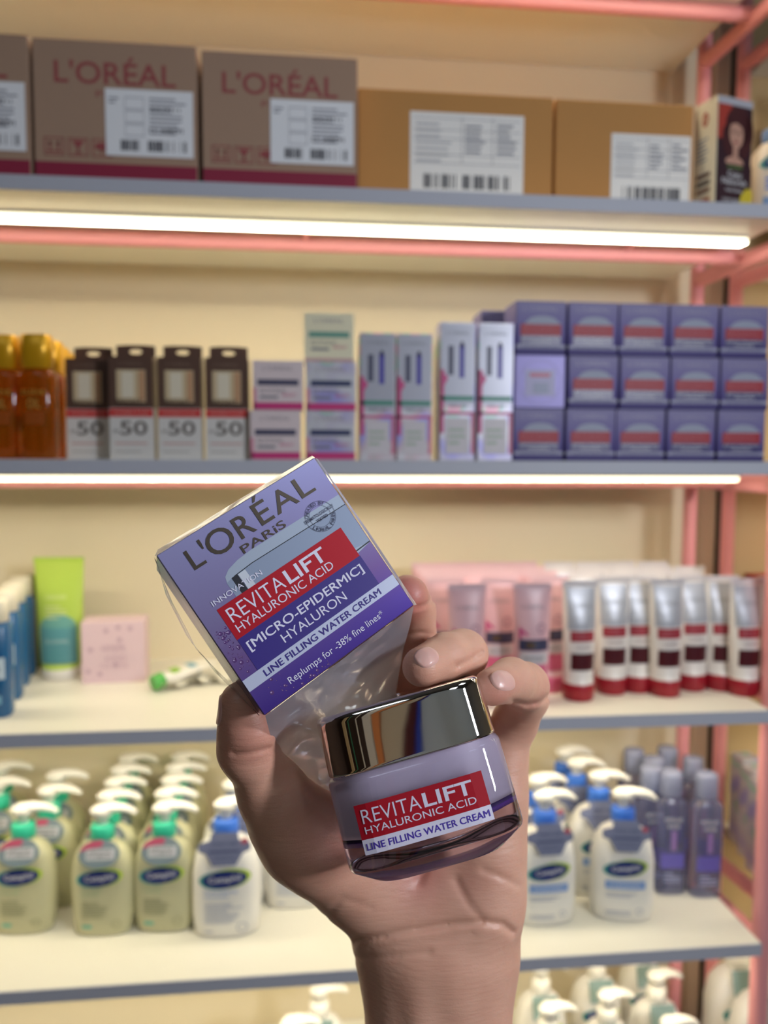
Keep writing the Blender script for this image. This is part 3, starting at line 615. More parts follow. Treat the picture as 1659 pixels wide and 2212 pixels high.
def red_tube():
    t = thing('cream_tube', 'x', 'tube'); h = .148; R1 = mat('a31a30', .35); R2 = mat('4c0f1c', .35); SV = mat('b9bcc6', .35, .2)
    I = [('r', -.022, .022, .092, .145, SV, 1), ('t', "L'ORÉAL", -.016, .016, .120, .126, mat('8b8a92', .4), 2), ('r', -.0185, .0185, .077, .090, R1, 1), ('t', 'REVITALIFT', -.015, .015, .081, .086, mat('c07a80', .4), 2), ('r', -.018, .018, .040, .062, R2, 1), ('t', 'CLEANSER', -.012, .012, .068, .072, mat('9a7a80', .4), 1)]
    return tube_mesh(t, .0265, .019, .022, h, mat('ece5e0', .3), mat('a31c2c', .35), mat('ddd8dc', .3), I, .0235)
rt = red_tube()
RT = [(1248, 1516, 'front, the most forward'), (1318, 1502, 'just right behind the most forward one'), (1374, 1498, 'small gap left of the second front tube'), (1434, 1507, 'second of the front ones'), (1490, 1494, 'behind between the second and third front ones'),
      (1552, 1494, 'left behind the third front one'), (1604, 1506, 'third of the front ones, near the right edge'), (1662, 1498, 'cut by the right picture edge')]
for px, py, lb in RT:
    P = ground(px, py, hC); P.y += .02; P.x = X_at(px, P.y, hC); P.z = zC
    place(rt, (1, 1, 1.17), P, random.uniform(-.08, .08), 'silver white tube with dark red cap, '+lb, 'red capped cream tubes')
n_ = 0
for r in range(1, 4):
    for c in range(8):
        Y = 1.131+r*.062+random.uniform(-.004, .004)
        if Y > YW-.03: continue
        X = X_at(1262, 1.13, hC)+c*.057+(.02 if r % 2 else 0)
        if X > .665: continue
        n_ += 1
        place(rt, (1, 1, 1.17), Vector((X, Y, zC)), random.uniform(-.08, .08), 'silver cream tube packed behind the front ones, row %s back, number %s from the left' % (['two', 'three', 'four'][r-1], ['one', 'two', 'three', 'four', 'five', 'six', 'seven', 'eight'][c]), 'packed cream tubes behind the front ones')
remove_tree(rt)
def pink_tube():
    t = thing('cream_tube', 'x', 'tube'); h = .148; PK = mat('d8688c', .4)
    I = [('t', "L'ORÉAL", -.016, .016, .122, .128, mat('8b7a88', .4), 1), ('ring', .010, .098, .006, .0015, mat('9a6c86', .4), 1), ('r', -.021, .021, .070, .084, mat('40405c', .35), 1), ('r', -.012, .0, .073, .081, mat('5a4434', .35), 2), ('r', -.020, .020, .054, .068, mat('d4ccd0', .4), 1), ('t', 'GLYCOLIC', -.015, .015, .058, .063, mat('5a5a66'), 2),
         ('p', [(-.021, .100), (-.008, .090), (-.021, .084)], mat('c8387c', .4), 1), ('r', -.019, .019, .030, .052, PK, 1)]
    return tube_mesh(t, .0265, .019, .022, h, mat('e0b4bc', .3), mat('d86a8c', .35), mat('e2c0c8', .3), I, .0235)
pt = pink_tube()
for px, Y, lb in [(1006, 1.10, 'front left, behind the ring finger'), (1074, 1.15, 'second row between the two front ones'), (1146, 1.10, 'front right, next to the red capped tubes')]:
    place(pt, (1.05, 1, 1.17), Vector((X_at(px, Y, hC), Y, zC)), 0, 'pink cream tube with dark band, '+lb, 'pink cream tubes')
for r in range(4):
    for c in range(4):
        Y = 1.16+r*.055; X = X_at(975, 1.1, hC)+c*.0555
        if r == 0 and c in (1, 2): continue
        place(pt, (1.05, 1, 1.17), Vector((X, Y, zC)), random.uniform(-.08, .08), 'pink cream tube packed behind, rank %s back, number %s from the left' % (['one', 'two', 'three', 'four'][r], ['one', 'two', 'three', 'four'][c]), 'packed pink cream tubes')
remove_tree(pt)
# left part of the third shelf
def blue_bottle():
    t = thing('toner_bottle', 'x', 'bottle'); B = mat('1d5c8e', .25, var=.15, vscale=20)
    secs = [(0, .019, .017, 3), (.004, .021, .019, 3), (.125, .021, .019, 3), (.133, .018, .016, 2.5)]
    MB().loft(secs, B, 28).build('bottle_body', t)
    MB().loft([(.133, .0165, .0155), (.134, .018, .017), (.162, .0178, .0168), (.164, .016, .015)], mat('e4ddc8', .35), 24).build('cap', t)
    decal('printed_front', t, [('r', -.014, .015, .055, .085, mat('cfe0ea', .4), 1), ('t', 'TONER', -.010, .010, .066, .073, DEEP, 2), ('r', -.012, .010, .020, .032, mat('7fb4d0', .4), 1)], wrap=sec_wrap(secs)); return t
bb = blue_bottle()
for px, py, lb in [(-4, 1552, 'cut by the left picture edge'), (18, 1515, 'second from the front'), (34, 1485, 'third from the front'), (50, 1462, 'fourth from the front')]:
    P = ground(px, py, hC); P.y += .018; P.x = X_at(px, P.y, hC); P.z = zC
    place(bb, 0, P, .1, 'deep blue toner bottle with cream white cap, '+lb, 'blue toner bottles')
remove_tree(bb)
P = ground(84, 1466, hC); t = thing('toner_bottle', 'dark green bottle wedged between the blue bottles and lime tube', 'bottle', (X_at(70, 1.36, hC), 1.365, zC))
MB().loft([(0, .014, .014, 3), (.004, .016, .016, 3), (.13, .016, .016, 3), (.138, .013, .013, 2.4)], mat('4c5c14', .3), 24).build('bottle_body', t)
MB().loft([(.138, .013, .013), (.158, .013, .013), (.160, .011, .011)], mat('5f7018', .35), 20).build('cap', t)
t = thing('cream_tube', 'lime green and teal tube standing on a white cap', 'tube', (X_at(134, 1.30, hC), 1.30, zC))
tube_mesh(t, .038, .019, .018, .193, mat('b3cf58', .35), mat('e8e4dc', .35), mat('a8c850', .35), [('e', 0, .085, .029, .022, mat('6fa8a0', .4), 1), ('r', -.029, .029, .026, .085, mat('5b98a0', .4), 2), ('t', 'CLEANSER', -.020, .014, .132, .138, mat('dfe8b0', .4), 1), ('t', 'OIL CONTROL', -.020, .018, .060, .066, mat('cfe0dc', .4), 3)]+lines(-.02, .018, .10, .124, 4, mat('cfdc96', .4), 1), .030)
# pink cube box
P = ground(250, 1472, hC)
t = thing('gift_box', 'pale pink square box with faint dotted print, beside the lime tube', 'box', (X_at(252, 1.28, hC), 1.28, zC), .06)
boxmesh('box_body', t, .098, .05, .100, mat('e0c4cc', .45), .0008)
PI = mat('c4a4b4', .5); rd = random.Random(3)
decal('printed_front', t, [('e', rd.uniform(-.04, .04), z_, .004, .004, PI, 1) for z_ in (.015, .03, .085, .09, .07, .055, .02, .088)]+[('t', 'simple', -.018, .018, .050, .064, PI, 2), ('t', 'KIND', -.012, .020, .036, .044, PI, 2), ('t', 'TO SKIN', -.022, .022, .024, .031, PI, 2)], M=Matrix.Translation((0, -.025, 0)))
# small white jar in front of the box
# lying white and green tube
t = thing('cream_tube', 'white tube with green cap lying on the shelf left of the thumb', 'tube', ground(375, 1478, hC)+Vector((0, 0, 0)))
t.rotation_euler = (math.radians(90-30), 0, 0)
t.location = ground(330, 1496, hC)+Vector((0, 0, .014)); t.rotation_euler = (math.radians(-80), 0, math.radians(-52))
tube_mesh(t, .020, .010, .018, .095, mat('ece8dc', .4), mat('53b04a', .4), mat('ece8dc', .4), [('r', -.013, .013, .030, .045, mat('8fb848', .4), 1), ('r', -.013, .013, .060, .075, mat('6aa4b8', .4), 1)], .012)
t = thing('sachet', 'crumpled white sample sachet with blue and green marks, behind the lying tube', 'sachet', ground(395, 1480, hC)+Vector((0, 0, .004)), .5)
mb = MB(); n = 10; vs = [((i/n-.5)*.085, (j/n-.5)*.05, .006*math.sin(i*1.3)*math.cos(j*.9)+.006+(.0012 if k else 0)) for k in (0, 1) for j in range(n+1) for i in range(n+1)]
q = (n+1)**2; fs = [(j*(n+1)+i, (j+1)*(n+1)+i, (j+1)*(n+1)+i+1, j*(n+1)+i+1) for j in range(n) for i in range(n)]; fs += [tuple(a+q for a in f[::-1]) for f in fs]
mb.add(vs, fs, mat('ebe6d4', .4), True).build('pouch', t)
decal('pouch_print', t, [('r', -.03, -.012, -.006, .010, mat('7ab040', .4), 1), ('r', .012, .028, -.01, .012, mat('5a98c0', .4), 1)], M=Matrix.Translation((0, 0, .0155)) @ Matrix.Rotation(-math.pi/2, 4, 'X'))
t = thing('sachet', 'white sample sachet lying partly behind the held violet box', 'sachet', ground(455, 1470, hC)+Vector((0, 0, .004)), -.2)
MB().add(vs, fs, mat('ebe6d4', .4), True).build('pouch', t)
# items of the neighbouring bay, upper and third shelves
t = thing('lotion_bottle', 'white and blue lotion bottle cut by the right picture edge, beside the hair dye box', 'bottle', (X_at(1662, 1.12, hA)+.006, 1.125, zA))
secs = [(0, .033, .022, 2.8), (.004, .036, .026, 3), (.08, .036, .026, 3), (.105, .030, .022, 2.6), (.118, .020, .016, 2.2)]
MB().loft(secs, mat('eadcc8', .35), 36).build('bottle_body', t)
MB().loft([(.118, .017, .016), (.119, .018, .017), (.138, .018, .017), (.140, .015, .015)], mat('6d92c8', .35), 24).build('cap', t)
decal('printed_front', t, oval_logo(-.006, .088, .9, .35)+[('r', -.028, .024, .015, .034, mat('7d9cc8', .4), 1), ('r', -.028, .024, .0, .008, mat('7d9cc8', .4), 1)]+lines(-.026, .018, .045, .066, 3, BLUEC, 1), wrap=sec_wrap(secs, .0005))
t = thing('storage_box', 'blue grey storage box in the neighbouring bay at the top right edge', 'box', (1.02, 1.26, zA)); boxmesh('box_body', t, .34, .20, .26, mat('5f7fa8', .5)); MB().box(-.172, .172, -.102, .102, .255, .27, mat('6f8fb4', .5)).build('lid', t, .002)
t = thing('carton_display', 'red edged display box at the right edge of the third shelf, neighbouring bay', 'box', (.93, 1.28, zC)); boxmesh('box_body', t, .20, .18, .145, mat('c8a890', .5)); MB().box(-.101, .101, -.091, .091, .139, .148, mat('b32a2a', .4)).build('rim', t)
# ------------------------------------------------------------------ coloured panels added behind the camera to shape the chrome lid's reflection
def reflect_panel(label, x0, x1, y, z0, z1, m, cat='reflection panel'):
    t = thing('reflection_panel', label, cat, ((x0+x1)/2, y, z0)); w = x1-x0
    MB().box(-w/2, w/2, -.03, .03, 0, z1-z0, m).build('panel_body', t, .003); MB().box(-w/2+.001, w/2-.001, -.028, .028, -.02, 0, BLACK).build('plinth', t)
reflect_panel('added grey panel behind the camera, mirrored in the chrome lid', -.125, 1.9, -1.45, .02, 2.5, mat('c0ced8', .5))
reflect_panel('added narrow bright blue panel beside the grey one, for the lid reflection', -.142, -.128, -1.43, .02, 2.5, mat('2348c8', .4))
reflect_panel('added dark maroon panel between blue and beige ones, for the lid reflection', -.178, -.144, -1.45, .02, 2.5, mat('5c141c', .5))
reflect_panel('added beige panel left of the maroon one, for the lid reflection', -.275, -.180, -1.45, .02, 2.5, mat('cfc0a4', .5))
reflect_panel('added orange upright panel for the lid reflection', -.345, -.280, -1.43, .02, 2.3, mat('e08a4c', .5))
reflect_panel('added cream panel left of the orange one, for the lid reflection', -.50, -.350, -1.45, .02, 2.5, mat('ddd5c4', .5))
reflect_panel('added dark brown panel, farthest left, for the lid reflection', -1.7, -.505, -1.45, .02, 2.5, mat('3c2a20', .4))
reflect_panel('added slim cream panel before the brown one, for the lid reflection', -.64, -.615, -1.34, .02, 2.4, mat('d8cfb8', .5))
reflect_panel('added slim green panel before the brown one, for the lid reflection', -.98, -.94, -1.34, .02, 2.4, mat('3c7a58', .5))
reflect_panel('added wide pale gold panel before the brown one, for the lid reflection', -1.4, -1.15, -1.34, .02, 2.4, mat('d9bd8c', .5))
# ------------------------------------------------------------------ held things: pose matrices from camera axes
def pose(center, ax, az, ay):
    """object x, y(depth), z(up) given in camera axes"""
    def w(v): return CR*v[0]+CU*v[1]+CF*v[2]
    X, Y, Z = w(ax), w(ay), w(az); c = c2w(*center)
    return Matrix(((X.x, Y.x, Z.x, c.x), (X.y, Y.y, Z.y, c.y), (X.z, Y.z, Z.z, c.z), (0, 0, 0, 1)))
# ---- violet cream box
BW, BH, BD = .070, .0694, .041
BOXC = (-.03498, -.02587, .28728); BX = (.7814, .5273, .3362); BZ = (-.5600, .8289, .0020); BY = (-.2768, -.1899, .9420)
VF = ramp_mat([(0, '4a3290'), (.10, '5a449c'), (.30, '7a5f9c'), (.55, '8f84b4'), (1, 'a3a0d2')], 2, 0, BH, .30, .55, .12, 25)
SIDE = ramp_mat([(0, '6a5488'), (.5, '9a8ea8'), (1, 'a9a6c4')], 2, 0, BH, .25, .6)
hb = thing('cream_box', 'violet foil cream box held tilted between thumb and fingers, wrapped in clear film', 'box')
hb.matrix_world = pose(BOXC, BX, BZ, BY) @ Matrix.Translation((0, 0, -BH/2))
mb = MB(); x, z = BW/2, BH
b_ = mb.box(-x, x, 0, BD, 0, z, SIDE).build('box_body', hb, .0006)
M = Matrix.Translation((0, 0, BH/2))
mm = .001
def R_(x0, x1, z0, z1, m, l): return ('r', x0*mm, x1*mm, z0*mm, z1*mm, m, l)
def T_(s, x0, x1, z0, z1, m, l, w=0.): return ('t', s, x0*mm, x1*mm, z0*mm, z1*mm, m, l, w)
GOLD = mat('6e625a', .25, .8); WT = mat('d4d2e6', .4); REDF = mat('b01226', .32, .25); PURF = mat('2f1f78', .4, .1); BAND = mat('b9bfd8', .35, .2); JARG = mat('8f9bb4', .35, .35); JAR2 = mat('a9b4c8', .32, .35); DKL = mat('1a1c28', .4)
EP = .00007
decal('front_foil', hb, [R_(-34.6, 34.6, -34.3, 34.3, VF, 1)], eps=EP, M=M)
# embossed name: raised letters
def emboss(name, parent, items, depth, M, m):
    o = decal(name, parent, items, eps=EP, M=M); o.data.materials.clear(); o.data.materials.append(m)
    s = o.modifiers.new('relief', 'SOLIDIFY'); s.thickness = depth; s.offset = 1; return o
sx = lambda s, x0, x1, z0, z1: T_(s, x0, x1, z0, z1, GOLD, 2, .004)
o = decal('embossed_name', hb, [sx('L', -26.6, -21.4, 22.6, 30.4), sx("'", -20.4, -19.3, 27.6, 31.4), sx('O', -18.6, -8.0, 22.1, 31.6), sx('R', -6.2, .6, 22.8, 31.2), sx('É', 2.9, 8.8, 23.0, 34.2), sx('A', 10.2, 20.3, 23.2, 31.6), sx('L', 21.6, 28.2, 23.5, 31.6),
      sx('PARiS', -8.6, 10.6, 17.9, 21.1)], eps=EP, M=M)
s_ = o.modifiers.new('relief', 'SOLIDIFY'); s_.thickness = .00040; s_.offset = 0
P_ = lambda pts, m, l: ('p', [(a*mm, b*mm) for a, b in pts], m, l)
jarp = [(-19.6, 6.5), (-19.8, 12.0), (-19.0, 14.6), (-16.5, 16.3), (-12, 17.4), (-6, 17.9), (34.5, 17.4), (34.5, -4.6), (27, -5.8), (-19.6, 5.9)]
decal('jar_picture', hb, [P_(jarp, JAR2, 1.6), P_([(-19.8, 12.4), (-16, 13.2), (-8, 13.7), (34.5, 12.9), (34.5, -4.6), (-19.6, 5)], JARG, 1.8), P_([(-17.4, 13.0), (-14.8, 13.2), (-14.6, 6), (-17.3, 6)], DKL, 2.2), P_([(-16, 13.2), (-8, 13.75), (34.5, 13.0), (34.5, 12.7), (-8, 13.45), (-16, 12.9)], DKL, 2.3), P_([(-14.6, 12.9), (-11.5, 13.0), (-11.3, 6), (-14.4, 6)], mat('d0d6e2', .3, .3), 2.2),
       P_([(27, -4.4), (34.5, -4.1), (34.5, -4.6), (27, -4.9)], DKL, 2.4)], eps=EP, M=M)
decal('brand_panel', hb, [R_(-28.1, 27.8, -6.8, 6.3, REDF, 3), T_('REVITA', -25.8, -2.2, -.9, 4.6, WT, 4, -.006), T_('LIFT', -.8, 17.0, -.9, 4.6, WT, 4, .018), T_('HYALURONIC ACID', -25.9, 17.0, -5.1, -1.9, WT, 4)], eps=EP, M=M)
decal('formula_panel', hb, [R_(-28.0, 28.0, -20.0, -6.8, PURF, 3), T_('[MICRO-EPIDERMIC]', -26.15, 25.75, -13.6, -9.3, WT, 4), T_('[MICRO-EPIDERMIC]', -26.0, 25.9, -13.5, -9.2, WT, 4.2), T_('HYALURON', -14.4, 14.3, -17.7, -14.2, WT, 4)], eps=EP, M=M)
decal('type_band', hb, [R_(-34.6, 34.6, -24.7, -20.0, BAND, 3), T_('LINE FILLING WATER CREAM', -26.7, 26.5, -23.7, -21.2, PURF, 4), T_('LINE FILLING WATER CREAM', -26.5, 26.7, -23.6, -21.1, PURF, 4.2)], eps=EP, M=M)
decal('claim_text', hb, [T_('Replumps for -38% fine lines*', -21.0, 22.6, -31.9, -28.4, WT, 3), T_('INNOVATION', -28.4, -7.1, 7.9, 9.9, WT, 5, .004)], eps=EP, M=M)
SL = mat('3a3c58', .4); c0 = (23.6*mm, 14.2*mm)
I = [('ring', c0[0], c0[1], 6.1*mm, .12*mm, SL, 5), ('ring', c0[0], c0[1], 4.3*mm, .10*mm, SL, 5), ('t', 'DERMATOLOGICALLY', 17.0*mm, 30.3*mm, 14.5*mm, 15.8*mm, SL, 6, .01), ('t', 'TESTED', 21.2*mm, 26.4*mm, 12.6*mm, 13.8*mm, SL, 6, .01)]
I += arc_text('CREATED BY', c0[0], c0[1], 5.2*mm, math.radians(160), math.radians(40), 1.25*mm, SL, 6) + arc_text("L'ORÉAL PARIS", c0[0], c0[1], 5.2*mm, math.radians(205), math.radians(345), 1.25*mm, SL, 6, True)
decal('round_seal', hb, I, eps=EP, M=M)
# printed water drops low on the left
rd = random.Random(5); I = []; D1 = mat('6a4888', .25, .5); D2 = mat('b7a0cc', .25, .3)
for k in range(85):
    a = rd.uniform(-33, -29) if rd.random() < .5 else rd.uniform(-33.5, -4); b = rd.uniform(-19, 0) if a < -28.6 else rd.uniform(-33.6, -25.4)
    if a > -28 and b > -32.0 and a > -22: b = rd.uniform(-33.9, -32.4)
    r = rd.choice([.18, .25, .3, .5, .8]) if a < -28 else rd.choice([.15, .2, .3, .6])
    I += [('e', a*mm, b*mm, r*mm, r*mm, D1, 1.5), ('e', (a-r*.25)*mm, (b+r*.3)*mm, r*.4*mm, r*.35*mm, D2, 1.8)]
decal('printed_water_drops', hb, I, eps=EP, M=M)
# ---- clear film around the box
def film_mat(haze=.16, dens=1.):
    m = bpy.data.materials.new('clear_film'); m.use_nodes = True; nt = m.node_tree; nt.nodes.clear(); N = nt.nodes.new
    out = N('ShaderNodeOutputMaterial'); tr = N('ShaderNodeBsdfTransparent'); gl = N('ShaderNodeBsdfGlossy'); df = N('ShaderNodeBsdfDiffuse'); tl = N('ShaderNodeBsdfTranslucent')
    gl.inputs['Roughness'].default_value = .16; df.inputs[0].default_value = (.86, .84, .93, 1); tl.inputs[0].default_value = (.86, .84, .93, 1)
    fr_ = N('ShaderNodeFresnel'); fr_.inputs[0].default_value = 1.5
    tc = N('ShaderNodeTexCoord'); n = N('ShaderNodeTexNoise'); n.inputs['Scale'].default_value = 55; n.inputs['Detail'].default_value = 1; n.inputs['Distortion'].default_value = .6
    bp = N('ShaderNodeBump'); bp.inputs['Strength'].default_value = .42; bp.inputs['Distance'].default_value = .002
    L = nt.links.new
    L(tc.outputs['Object'], n.inputs['Vector']); L(n.outputs['Fac'], bp.inputs['Height'])
    for q in (gl, df, tl, fr_): L(bp.outputs[0], q.inputs['Normal'])
    ma = N('ShaderNodeMath'); ma.operation = 'MULTIPLY_ADD'; ma.inputs[1].default_value = 1.1; ma.inputs[2].default_value = .02; L(fr_.outputs[0], ma.inputs[0])
    m1 = N('ShaderNodeMixShader'); L(ma.outputs[0], m1.inputs[0]); L(tr.outputs[0], m1.inputs[1]); L(gl.outputs[0], m1.inputs[2])
    m0 = N('ShaderNodeMixShader'); m0.inputs[0].default_value = .5; L(df.outputs[0], m0.inputs[1]); L(tl.outputs[0], m0.inputs[2])
    m2 = N('ShaderNodeMixShader'); m2.inputs[0].default_value = haze; L(m1.outputs[0], m2.inputs[1]); L(m0.outputs[0], m2.inputs[2]); L(m2.outputs[0], out.inputs[0])
    return m
FILM = film_mat(.42); FILM2 = film_mat(.05)
def lerp3(a, b, t): return tuple(p+(q-p)*t for p, q in zip(a, b))
def path(pts, t):
    k = t*(len(pts)-1); i = min(int(k), len(pts)-2); return lerp3(pts[i], pts[i+1], k-i)
def sheet(name, parent, A, B, nu, nv, amp, m, seed=1, bulge=0.):
    """sheet between path A and path B given as photo points with lens depth"""
    mb = MB(); inv = parent.matrix_world.inverted(); vs = []
    for j in range(nv+1):
        for i in range(nu+1):
            u, v = i/nu, j/nv; p = lerp3(path(A, v), path(B, v), u); q = Vector(pz(*p))
            w_ = math.sin(math.pi*u)
            d = amp*(math.sin(u*17+seed+3*math.sin(v*9))*.5+math.sin(u*31-v*23+seed)*.3+math.sin(v*29+u*11)*.3)*w_
            q.z += d - bulge*w_*math.sin(math.pi*min(1, v*1.2)); vs.append(inv @ c2w(*q))
    fs = [(j*(nu+1)+i, j*(nu+1)+i+1, (j+1)*(nu+1)+i+1, (j+1)*(nu+1)+i) for j in range(nv) for i in range(nu)]
    return mb.add(vs, fs, m, True).build(name, parent)
bpy.context.view_layer.update()
s_ = sheet('film_wrap', hb, [(573, 1546, .2765), (583, 1585, .292), (612, 1640, .318), (662, 1700, .336), (704, 1752, .344)], [(894, 1309, .3000), (886, 1350, .312), (872, 1400, .330), (862, 1455, .338), (852, 1520, .352)], 44, 40, .0016, FILM, 2)
s_['label'] = 'crumpled clear film hanging below the box'
s_ = sheet('film_wrap', hb, [(333, 1204, .2745), (372, 1300, .277), (430, 1410, .280), (492, 1470, .282), (560, 1545, .2775)], [(338, 1212, .2755), (358, 1285, .295), (402, 1372, .300), (464, 1452, .300), (560, 1546, .279)], 12, 40, .0006, FILM2, 4)
s_['label'] = 'film bulging along the left side'
s_ = sheet('film_wrap', hb, [(334, 1202, .2745), (508, 1094, .287), (681, 989, .3005)], [(341, 1187, .281), (508, 1084, .293), (674, 984, .3065)], 3, 40, .0002, film_mat(.5), 1)  # hazier strip stands in for the reflecting top bevel
s_['label'] = 'pale film strip added for the bevel reflection along the top edge'
s_ = sheet('film_wrap', hb, [(681, 989, .3005), (790, 1148, .300), (894, 1308, .3000)], [(687, 992, .306), (796, 1148, .306), (900, 1306, .306)], 3, 40, .0002, film_mat(.35), 1)
s_['label'] = 'folded film along the right edge'
# ---- jar
JC = (.0046, -.0684, .2840); JX = (.965, .261, .035); JZ = (-.263, .942, .209); JY = (.022, -.211, .977)
jar = thing('cream_jar', 'lilac glass cream jar with mirror chrome lid and red label, held against the palm', 'jar')
jar.matrix_world = pose(JC, JX, JZ, JY) @ Matrix.Translation((0, .0334, -.0585))     # base centre; lid top at z .0585
CH = mat('e6e0dc', .03, 1.); EX = 4.6; r1 = .0334; r2 = .0342
def zc(v): return .0585+v
lid = MB().loft([(zc(-.0224), r1*.985, r1*.985, EX), (zc(-.0221), r1*.996, r1*.996, EX), (zc(-.0217), r1, r1, EX), (zc(-.0210), r1, r1, EX), (zc(-.0120), r1*.998, r1*.998, EX), (zc(-.0036), r1*.996, r1*.996, EX), (zc(-.0024), r1*.9945, r1*.9945, EX), (zc(-.0015), r1*.988, r1*.988, EX), (zc(-.0008), r1*.975, r1*.975, EX), (zc(-.0001), r1*.94, r1*.94, EX), (zc(0), r1*.88, r1*.88, EX), (zc(-.0006), r1*.84, r1*.84, EX), (zc(-.0008), r1*.5, r1*.5, 3), (zc(-.0008), .002, .002, 2)], CH, 96).build('chrome_lid', jar)
def glass(col, rough=.02, ior=1.45, tw=1.):
    return mat(col, rough, Transmission_Weight=tw, IOR=ior)
GL = glass('f1e9f6')
secs = [(-.0042, r2*.73, r2*.73, 4), (-.0036, r2*.76, r2*.76, 4.2), (.0022, r2*.985, r2*.985, EX), (.0032, r2*.997, r2*.997, EX), (.0045, r2, r2, EX), (.0065, r2, r2, EX), (.0325, r2, r2, EX), (.0337, r2*.996, r2*.996, EX), (.0350, r2*.975, r2*.975, EX), (.0358, r2*.93, r2*.93, EX)]
MB().loft(secs, GL, 96).build('glass_body', jar)
MB().loft([(.0112, r2*.62, r2*.62, 3.4), (.0125, r2*.80, r2*.80, 3.8), (.0150, r2*.86, r2*.86, 4), (.0325, r2*.86, r2*.86, 4), (.0348, r2*.84, r2*.84, 4)], mat('ddd6ea', .35, var=.03, vscale=30), 72).build('cream_cup', jar)['label'] = 'pale lilac cream inside'
MB().loft([(.0088, r2*.60, r2*.60, 3.6), (.0092, r2*.76, r2*.76, 3.8), (.0110, r2*.78, r2*.78, 3.8)], mat('5a3a98', .3), 72).build('tinted_base', jar)['label'] = 'violet disc under the cream'
def jw(x, z): u = min(.99, abs(x)/r2); return -r2*(1-u**EX)**(1/EX)-.00012
dx = .0; q0 = .0585
REDJ = mat('a31024', .35); WJ = mat('d6d2e6', .35); PJ = mat('4a34a0', .4)
decal('label', jar, [('r', -.0252, .0226, q0-.0448, q0-.0328, REDJ, 1), ('r', -.0252, .0226, q0-.0500, q0-.0448, WJ, 1),
      ('t', 'REVITA', -.0232, -.0014, q0-.0396, q0-.0347, WJ, 2, -.006), ('t', 'LIFT', -.0004, .0180, q0-.0396, q0-.0347, WJ, 2, .018),
      ('t', 'HYALURONIC ACID', -.0232, .0181, q0-.0431, q0-.0406, WJ, 2, .002), ('t', 'LINE FILLING WATER CREAM', -.0241, .0214, q0-.0486, q0-.0463, PJ, 2), ('t', 'LINE FILLING WATER CREAM', -.02395, .02155, q0-.0485, q0-.0462, PJ, 2.2)], wrap=jw, eps=.00006)
# ------------------------------------------------------------------ the hand: one signed distance surface
HV = .0009
lo = np.array([-.078, -.300, .272]); hi = np.array([.082, -.018, .402])
dims = np.ceil((hi-lo)/HV).astype(int)+1
axs = [lo[i]+HV*np.arange(dims[i]) for i in range(3)]
BIG = np.float32(.05)
def smin(a, b, k):
    h = np.maximum(k-np.abs(a-b), 0)/k; return np.minimum(a, b)-h*h*k*.25
def rcone(X, Y, Z, a, b, ra, rb, sz=1.):
    """rounded cone; sz squashes depth"""
    ba = b-a; l2 = ba@ba; px, py, pz_ = X-a[0], Y-a[1], (Z-a[2])
    t = np.clip((px*ba[0]+py*ba[1]+pz_*ba[2])/l2, 0, 1)
    dx, dy, dz = px-ba[0]*t, py-ba[1]*t, (pz_-ba[2]*t)*sz
    return np.sqrt(dx*dx+dy*dy+dz*dz)-(ra+(rb-ra)*t)
class Field:
    def __init__(s): s.f = np.full(dims, BIG, np.float32)
    def sub(s, mn, mx, pad=.03):
        i0 = np.clip(np.floor((mn-pad-lo)/HV).astype(int), 0, dims); i1 = np.clip(np.ceil((mx+pad-lo)/HV).astype(int)+1, 0, dims)
        sl = tuple(slice(a, b) for a, b in zip(i0, i1))
        G = np.meshgrid(*[axs[i][sl[i]].astype(np.float32) for i in range(3)], indexing='ij', sparse=True)
        return sl, G
    def cone(s, a, b, ra, rb, k=.005, sz=1., kfun=None):
        a, b = np.array(a), np.array(b); r = max(ra, rb)
        sl, G = s.sub(np.minimum(a, b)-r, np.maximum(a, b)+r, .022)
        if s.f[sl].size == 0: return
        s.f[sl] = smin(s.f[sl], rcone(*G, a, b, ra, rb, sz).astype(np.float32), k)
def J(px, py, z): return np.array(pz(px, py, z))
mmr = lambda px, z: px*z/F
palm = Field()
WR = J(946, 2040, .362)
# forearm
palm.cone(J(925, 2080, .362), J(925, 2460, .352), .0290, .0305, .006, 1.35)
palm.cone(J(968, 2080, .362), J(972, 2460, .352), .0290, .0305, .006, 1.35)
palm.cone(J(905, 2090, .3455), J(912, 2400, .336), .0042, .0042, .006)
palm.cone(J(960, 2075, .3460), J(985, 2160, .3450), .0035, .003, .008)
# carpal block, metacarpals
palm.cone(J(905, 2040, .362), J(900, 1960, .363), .0255, .024, .02, 1.3)
palm.cone(J(985, 2040, .362), J(990, 1950, .363), .0255, .025, .02, 1.3)
MCP = {'index': J(800, 1590, .372), 'middle': J(885, 1570, .374), 'ring': J(982, 1585, .372), 'pinky': J(1076, 1650, .368)}
palm.cone(J(900, 1980, .366), MCP['index'], .016, .0125, .012)
palm.cone(J(925, 1980, .366), MCP['middle'], .016, .0125, .012)
palm.cone(J(970, 1980, .366), MCP['ring'], .016, .0125, .012)
palm.cone(J(1035, 1960, .364), MCP['pinky'], .0165, .0118, .012)
palm.cone(J(1058, 1925, .362), J(1070, 1720, .364), .0138, .0136, .012)       # heel at the little finger side
palm.cone(J(1030, 1950, .358), J(1040, 1850, .360), .0150, .014, .012)
palm.cone(J(940, 1930, .366), J(930, 1700, .372), .0160, .013, .014)           # hollow of the palm
